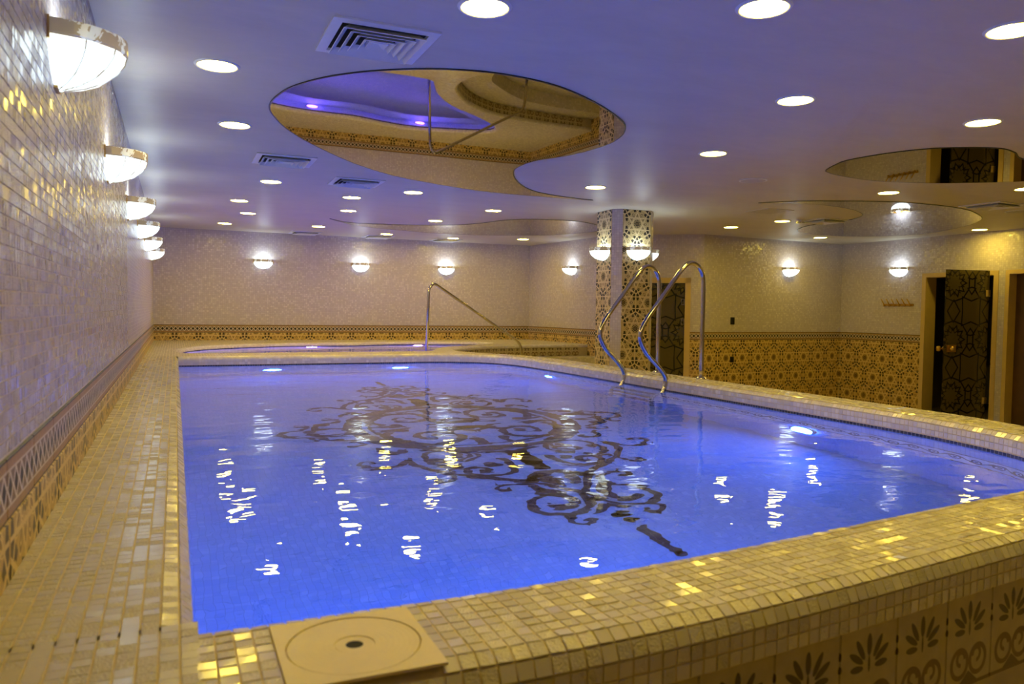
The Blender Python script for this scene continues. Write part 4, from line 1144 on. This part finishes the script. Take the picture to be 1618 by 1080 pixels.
b = MB(); b.lathe([(0.045, -0.014), (0.050, -0.026), (0.050, -0.040), (0.035, -0.050), (0.0, -0.052)], 20); b.obj('housing', M_WHITEM, o)
b = MB()
for i in range(8):
    a = 2*math.pi*i/8; b.box(0.0495*math.cos(a)-0.006, 0.0495*math.cos(a)+0.006, 0.0495*math.sin(a)-0.006, 0.0495*math.sin(a)+0.006, -0.040, -0.034)
b.obj('air_slots', M_BLACKP, o)
o = empty('ceiling_patch', (6.945, 7.73, ZC), label='flush square darker hatch in the plaster ceiling left of the detector', cat='patch')
b = MB(); frustum_ring(b, 0.215, 0.0, 0.212, -0.004); b.add([(-0.212, -0.212, -0.004), (0.212, -0.212, -0.004), (0.212, 0.212, -0.004), (-0.212, 0.212, -0.004)], [(3, 2, 1, 0)]); b.obj('cover', plain('patch_paint', (0.52, 0.47, 0.42), 0.5), o)  # flat square, a little darker than the plaster around it

# ------------------------------------------------------------------ doors
def frame_box(b, A, d, n, s0, s1, n0, n1, z0, z1):
    P = [A+d*s+n*q for s, q in ((s0, n0), (s1, n0), (s1, n1), (s0, n1))]
    b.add([(p.x, p.y, z0) for p in P]+[(p.x, p.y, z1) for p in P], [(3,2,1,0),(4,5,6,7),(0,1,5,4),(1,2,6,5),(2,3,7,6),(3,0,4,7)])
# door in the slanted wall
A, d, n, L = room_frame(E2b, E1b)            # s runs from the right
sA, sB = L2-D1b, L2-D1a
dr = empty('door_1', tuple(A+d*((sA+sB)/2)), label='dark patterned glass door in an ochre frame behind the column', kind='structure')
off = Vector(dr.location)
def dpart(b, name, mat, parent=None, **k):
    o = b.obj(name, mat, parent or dr, **k); o.location = -off; return o
for s0, s1, z0, z1 in ((sA, sA+0.092, 0, D1z), (sB-0.092, sB, 0, D1z), (sA, sB, D1z-0.088, D1z)):
    b = MB(); frame_box(b, A, d, n, s0, s1, -0.10, 0.012, z0, z1); dpart(b, 'frame', M_TRIM)
b = MB(); P, Q = A+d*(sA+0.095)-n*0.03, A+d*(sB-0.095)-n*0.03
wd = (Q-P).length
b.add([(P.x, P.y, 0.01), (Q.x, Q.y, 0.01), (Q.x, Q.y, D1z-0.09), (P.x, P.y, D1z-0.09)], [(0, 1, 2, 3)], [(0, 0), (wd, 0), (wd, D1z-0.1), (0, D1z-0.1)])
P2, Q2 = P-n*0.01, Q-n*0.01
b.add([(P2.x, P2.y, 0.01), (Q2.x, Q2.y, 0.01), (Q2.x, Q2.y, D1z-0.09), (P2.x, P2.y, D1z-0.09)], [(3, 2, 1, 0)], [(0, 0)]*4)
dpart(b, 'glass_leaf', M_DGLASS)
for z in (1.82, 1.49):
    b = MB()
    for s0, s1, z0, z1 in ((0.10, 0.106, 0, 0.10), (0.145, 0.151, 0, 0.10), (0.10, 0.151, 0, 0.006), (0.10, 0.151, 0.094, 0.10)):
        frame_box(b, A, d, n, sA+s0, sA+s1, -0.03, -0.022, z-0.05+z0, z-0.05+z1)
    dpart(b, 'hinge_plate', M_CHROME)
b = MB(); frame_box(b, A, d, n, sA, sB, -0.9, -0.88, 0, D1z); dpart(b, 'unlit_room_panel', M_DARK)  # near-black panel stands in for the darkness of an unlit room

# open door in the right wall
A = Vector((11.47, 10.77, 0)); d = Vector((0, -1, 0)); n = Vector((-1, 0, 0))
dr = empty('door_2', (11.47, 8.35, 0), label='open doorway with an ochre frame in the right wall', kind='structure'); off = Vector(dr.location)
fa, fb = DBa, DBb
for s0, s1, z0, z1 in ((fa, fa+0.075, 0, DZ), (fb-0.075, fb, 0, DZ), (fa+0.075, fb-0.075, DZ-0.07, DZ)):
    b = MB(); frame_box(b, A, d, n, s0, s1, -0.24, 0.012, z0, z1); dpart(b, 'frame', M_TRIM)
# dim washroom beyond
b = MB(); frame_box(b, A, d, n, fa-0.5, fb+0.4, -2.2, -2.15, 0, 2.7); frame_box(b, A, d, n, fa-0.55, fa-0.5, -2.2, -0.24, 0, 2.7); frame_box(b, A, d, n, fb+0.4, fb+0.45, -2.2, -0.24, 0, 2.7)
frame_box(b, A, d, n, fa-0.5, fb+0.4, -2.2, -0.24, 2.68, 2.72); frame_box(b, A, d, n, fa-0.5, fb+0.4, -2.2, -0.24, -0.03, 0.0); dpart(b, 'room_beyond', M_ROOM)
# glass leaf swung into the pool room
H = Vector((11.455, 7.90, 0)); Fp = Vector((10.70, 8.06, 0)); e = (Fp-H); wl_ = e.length; e.normalize(); en = Vector((e.y, -e.x, 0))
leaf = empty('glass_door_leaf', tuple(H), label='dark glass door leaf with interlaced pattern standing ajar', cat='door')
off2 = Vector(leaf.location)
b = MB(); t_ = 0.010
vs_ = []
for q in (t_/2, -t_/2):
    for s_, z in ((0, 0.02), (wl_, 0.02), (wl_, DZ+0.0), (0, DZ+0.0)):
        p = H+e*s_+en*q; vs_.append((p.x, p.y, z))
uvs = [(s_, z) for _ in range(2) for s_, z in ((0, 0.02), (wl_, 0.02), (wl_, DZ), (0, DZ))]
b.add(vs_, [(0,1,2,3),(7,6,5,4),(0,4,5,1),(1,5,6,2),(2,6,7,3),(3,7,4,0)], uvs)
o = b.obj('pane', M_DGLASS, leaf); o.location = -off2
kz = 1.15
for sgn in (-1, 1):
    b = MB(); frame_box(b, H, e, en, wl_-0.20, wl_-0.045, min(sgn*0.006, sgn*0.026), max(sgn*0.006, sgn*0.026), kz-0.055, kz+0.055); o = b.obj('lock_plate', M_BRASS, leaf); o.location = -off2
    b = MB(); p = H+e*(wl_-0.03); q = [p+en*(sgn*x) for x in (0.026, 0.05)]
    b.tube([(H+e*(wl_-0.09)+en*sgn*x_)[:2]+(kz,) if False else tuple((H+e*(wl_-0.09)+en*(sgn*x_)).to_2d())+(kz,) for x_ in (0.02, 0.055)], 0.016, 10)
    c_ = H+e*(wl_-0.09)+en*(sgn*0.075)
    b.lathe([(0.0, -0.036), (0.022, -0.032), (0.036, -0.012), (0.036, 0.012), (0.022, 0.032), (0.0, 0.036)], 14, c=(c_.x, c_.y, kz)); o = b.obj('knob', M_BRASS, leaf, True); o.location = -off2
b = MB(); frame_box(b, H, e, en, wl_, wl_+0.085, -0.006, 0.006, kz-0.012, kz+0.012)
c_ = H+e*(wl_+0.085); b.lathe([(0.0, -0.04), (0.026, -0.034), (0.034, 0.0), (0.026, 0.034), (0.0, 0.04)], 14, c=(c_.x, c_.y, kz)); o = b.obj('edge_knob', M_BRASS, leaf, True, label='round brass knob'); o.location = -off2
for z in (0.35, 2.0):
    b = MB(); frame_box(b, H, e, en, -0.01, 0.07, -0.018, 0.018, z-0.05, z+0.05); o = b.obj('hinge', M_CHROME, leaf); o.location = -off2
# vanity in the washroom
va = empty('vanity_cabinet', (13.1, 9.15, 0), label='grey vanity cabinet dimly seen through the open doorway', cat='cabinet')
b = MB(); b.box(-0.45, 0.45, -0.25, 0.25, 0.12, 0.80); b.obj('body', M_VANITY, va)
b = MB(); b.box(-0.48, 0.48, -0.28, 0.26, 0.80, 0.86); b.obj('countertop', M_WOOD, va)
for x in (-0.22, 0.22):
    b = MB(); b.box(x-0.205, x+0.205, -0.268, -0.25, 0.15, 0.77); k = b.obj('door', M_VANITY, va)
    b = MB(); b.box(x-0.01*(1 if x > 0 else -1)*15-0.008, x-0.01*(1 if x > 0 else -1)*15+0.008, -0.285, -0.268, 0.45, 0.60); b.obj('handle', M_CHROME, k)
for x in (-0.4, 0.4):
    b = MB(); b.box(x-0.03, x+0.03, -0.2, 0.2, 0.0, 0.12); b.obj('foot', M_DARK, va)
fc = empty('basin_faucet', (12.85, 9.2, 0.86), label='small chrome faucet on the vanity beyond the doorway', cat='faucet')
b = MB(); b.tube(bend([(0, 0, 0), (0, 0, 0.22), (-0.05, 0, 0.27), (-0.16, 0, 0.24), (-0.17, 0, 0.19)], 0.05), 0.013, 10); b.obj('spout', M_CHROME, fc, True)
b = MB(); b.lathe([(0.03, 0.0), (0.028, 0.02), (0.015, 0.025)], 14); b.obj('base', M_CHROME, fc)
b = MB(); b.tube([(0, 0, 0.12), (0.0, 0.07, 0.15)], 0.007, 8); b.obj('lever', M_CHROME, fc)

# closed brown door at the right edge
dr = empty('door_3', (11.47, 7.1, 0), label='dark brown door in an ochre frame at the right edge', kind='structure'); off = Vector(dr.location)
A = Vector((11.47, 10.77, 0)); d = Vector((0, -1, 0)); n = Vector((-1, 0, 0))
for s0, s1, z0, z1 in ((DCa, DCa+0.06, 0, DZ), (DCb-0.06, DCb, 0, DZ), (DCa+0.06, DCb-0.06, DZ-0.06, DZ)):
    b = MB(); frame_box(b, A, d, n, s0, s1, -0.20, 0.012, z0, z1); dpart(b, 'frame', M_TRIM)
b = MB(); frame_box(b, A, d, n, DCa+0.06, DCb-0.06, -0.20, -0.16, 0, DZ-0.06); dpart(b, 'leaf', M_WOOD)
b = MB(); frame_box(b, A, d, n, DCb-0.16, DCb-0.10, -0.16, -0.12, 1.0, 1.14); dpart(b, 'handle', M_BRASS)

# ------------------------------------------------------------------ coat hooks and switch plates
hk = empty('coat_hook_rail', (11.47, 9.52, 1.83), label='brass rail with six coat hooks on the right wall', cat='coat hooks')
b = MB(); b.box(-0.018, 0.0, -0.30, 0.30, -0.024, 0.014); b.obj('rail', M_BRASS, hk)
for i in range(6):
    y = -0.26+0.104*i
    b = MB(); b.tube(bend([(-0.012, y, 0.0), (-0.045, y, 0.0), (-0.062, y+0.01, 0.045), (-0.075, y+0.03, 0.088)], 0.03, 4), 0.0095, 8)
    b.tube(bend([(-0.014, y, -0.012), (-0.045, y, -0.03), (-0.058, y, -0.012)], 0.015, 4), 0.008, 8)
    b.lathe([(0.0, -0.011), (0.011, 0.0), (0.0, 0.011)], 8, c=(-0.076, y+0.031, 0.092)); b.obj('hook', M_BRASS, hk, True)
E3y = lambda x: 10.53+(x-8.1)*0.24/3.37
rz3 = math.atan2(n3.y, n3.x)-math.pi/2
for x, z, w2, h2, lb in ((8.765, 1.511, 0.042, 0.06, 'tall black switch plate above the tile border'), (8.772, 0.846, 0.042, 0.050, 'square black socket plate among the rosette tiles')):
    o = empty('switch_plate', (x, E3y(x), z), rz3, label=lb, cat='switch')
    b = MB(); b.box(-w2, w2, 0.0, 0.014, -h2, h2); b.obj('plate', M_BLACKP, o)
    b = MB(); b.box(-w2*0.6, w2*0.6, 0.014, 0.019, -h2*0.6, h2*0.6); b.obj('rocker', M_BLACKP, o)
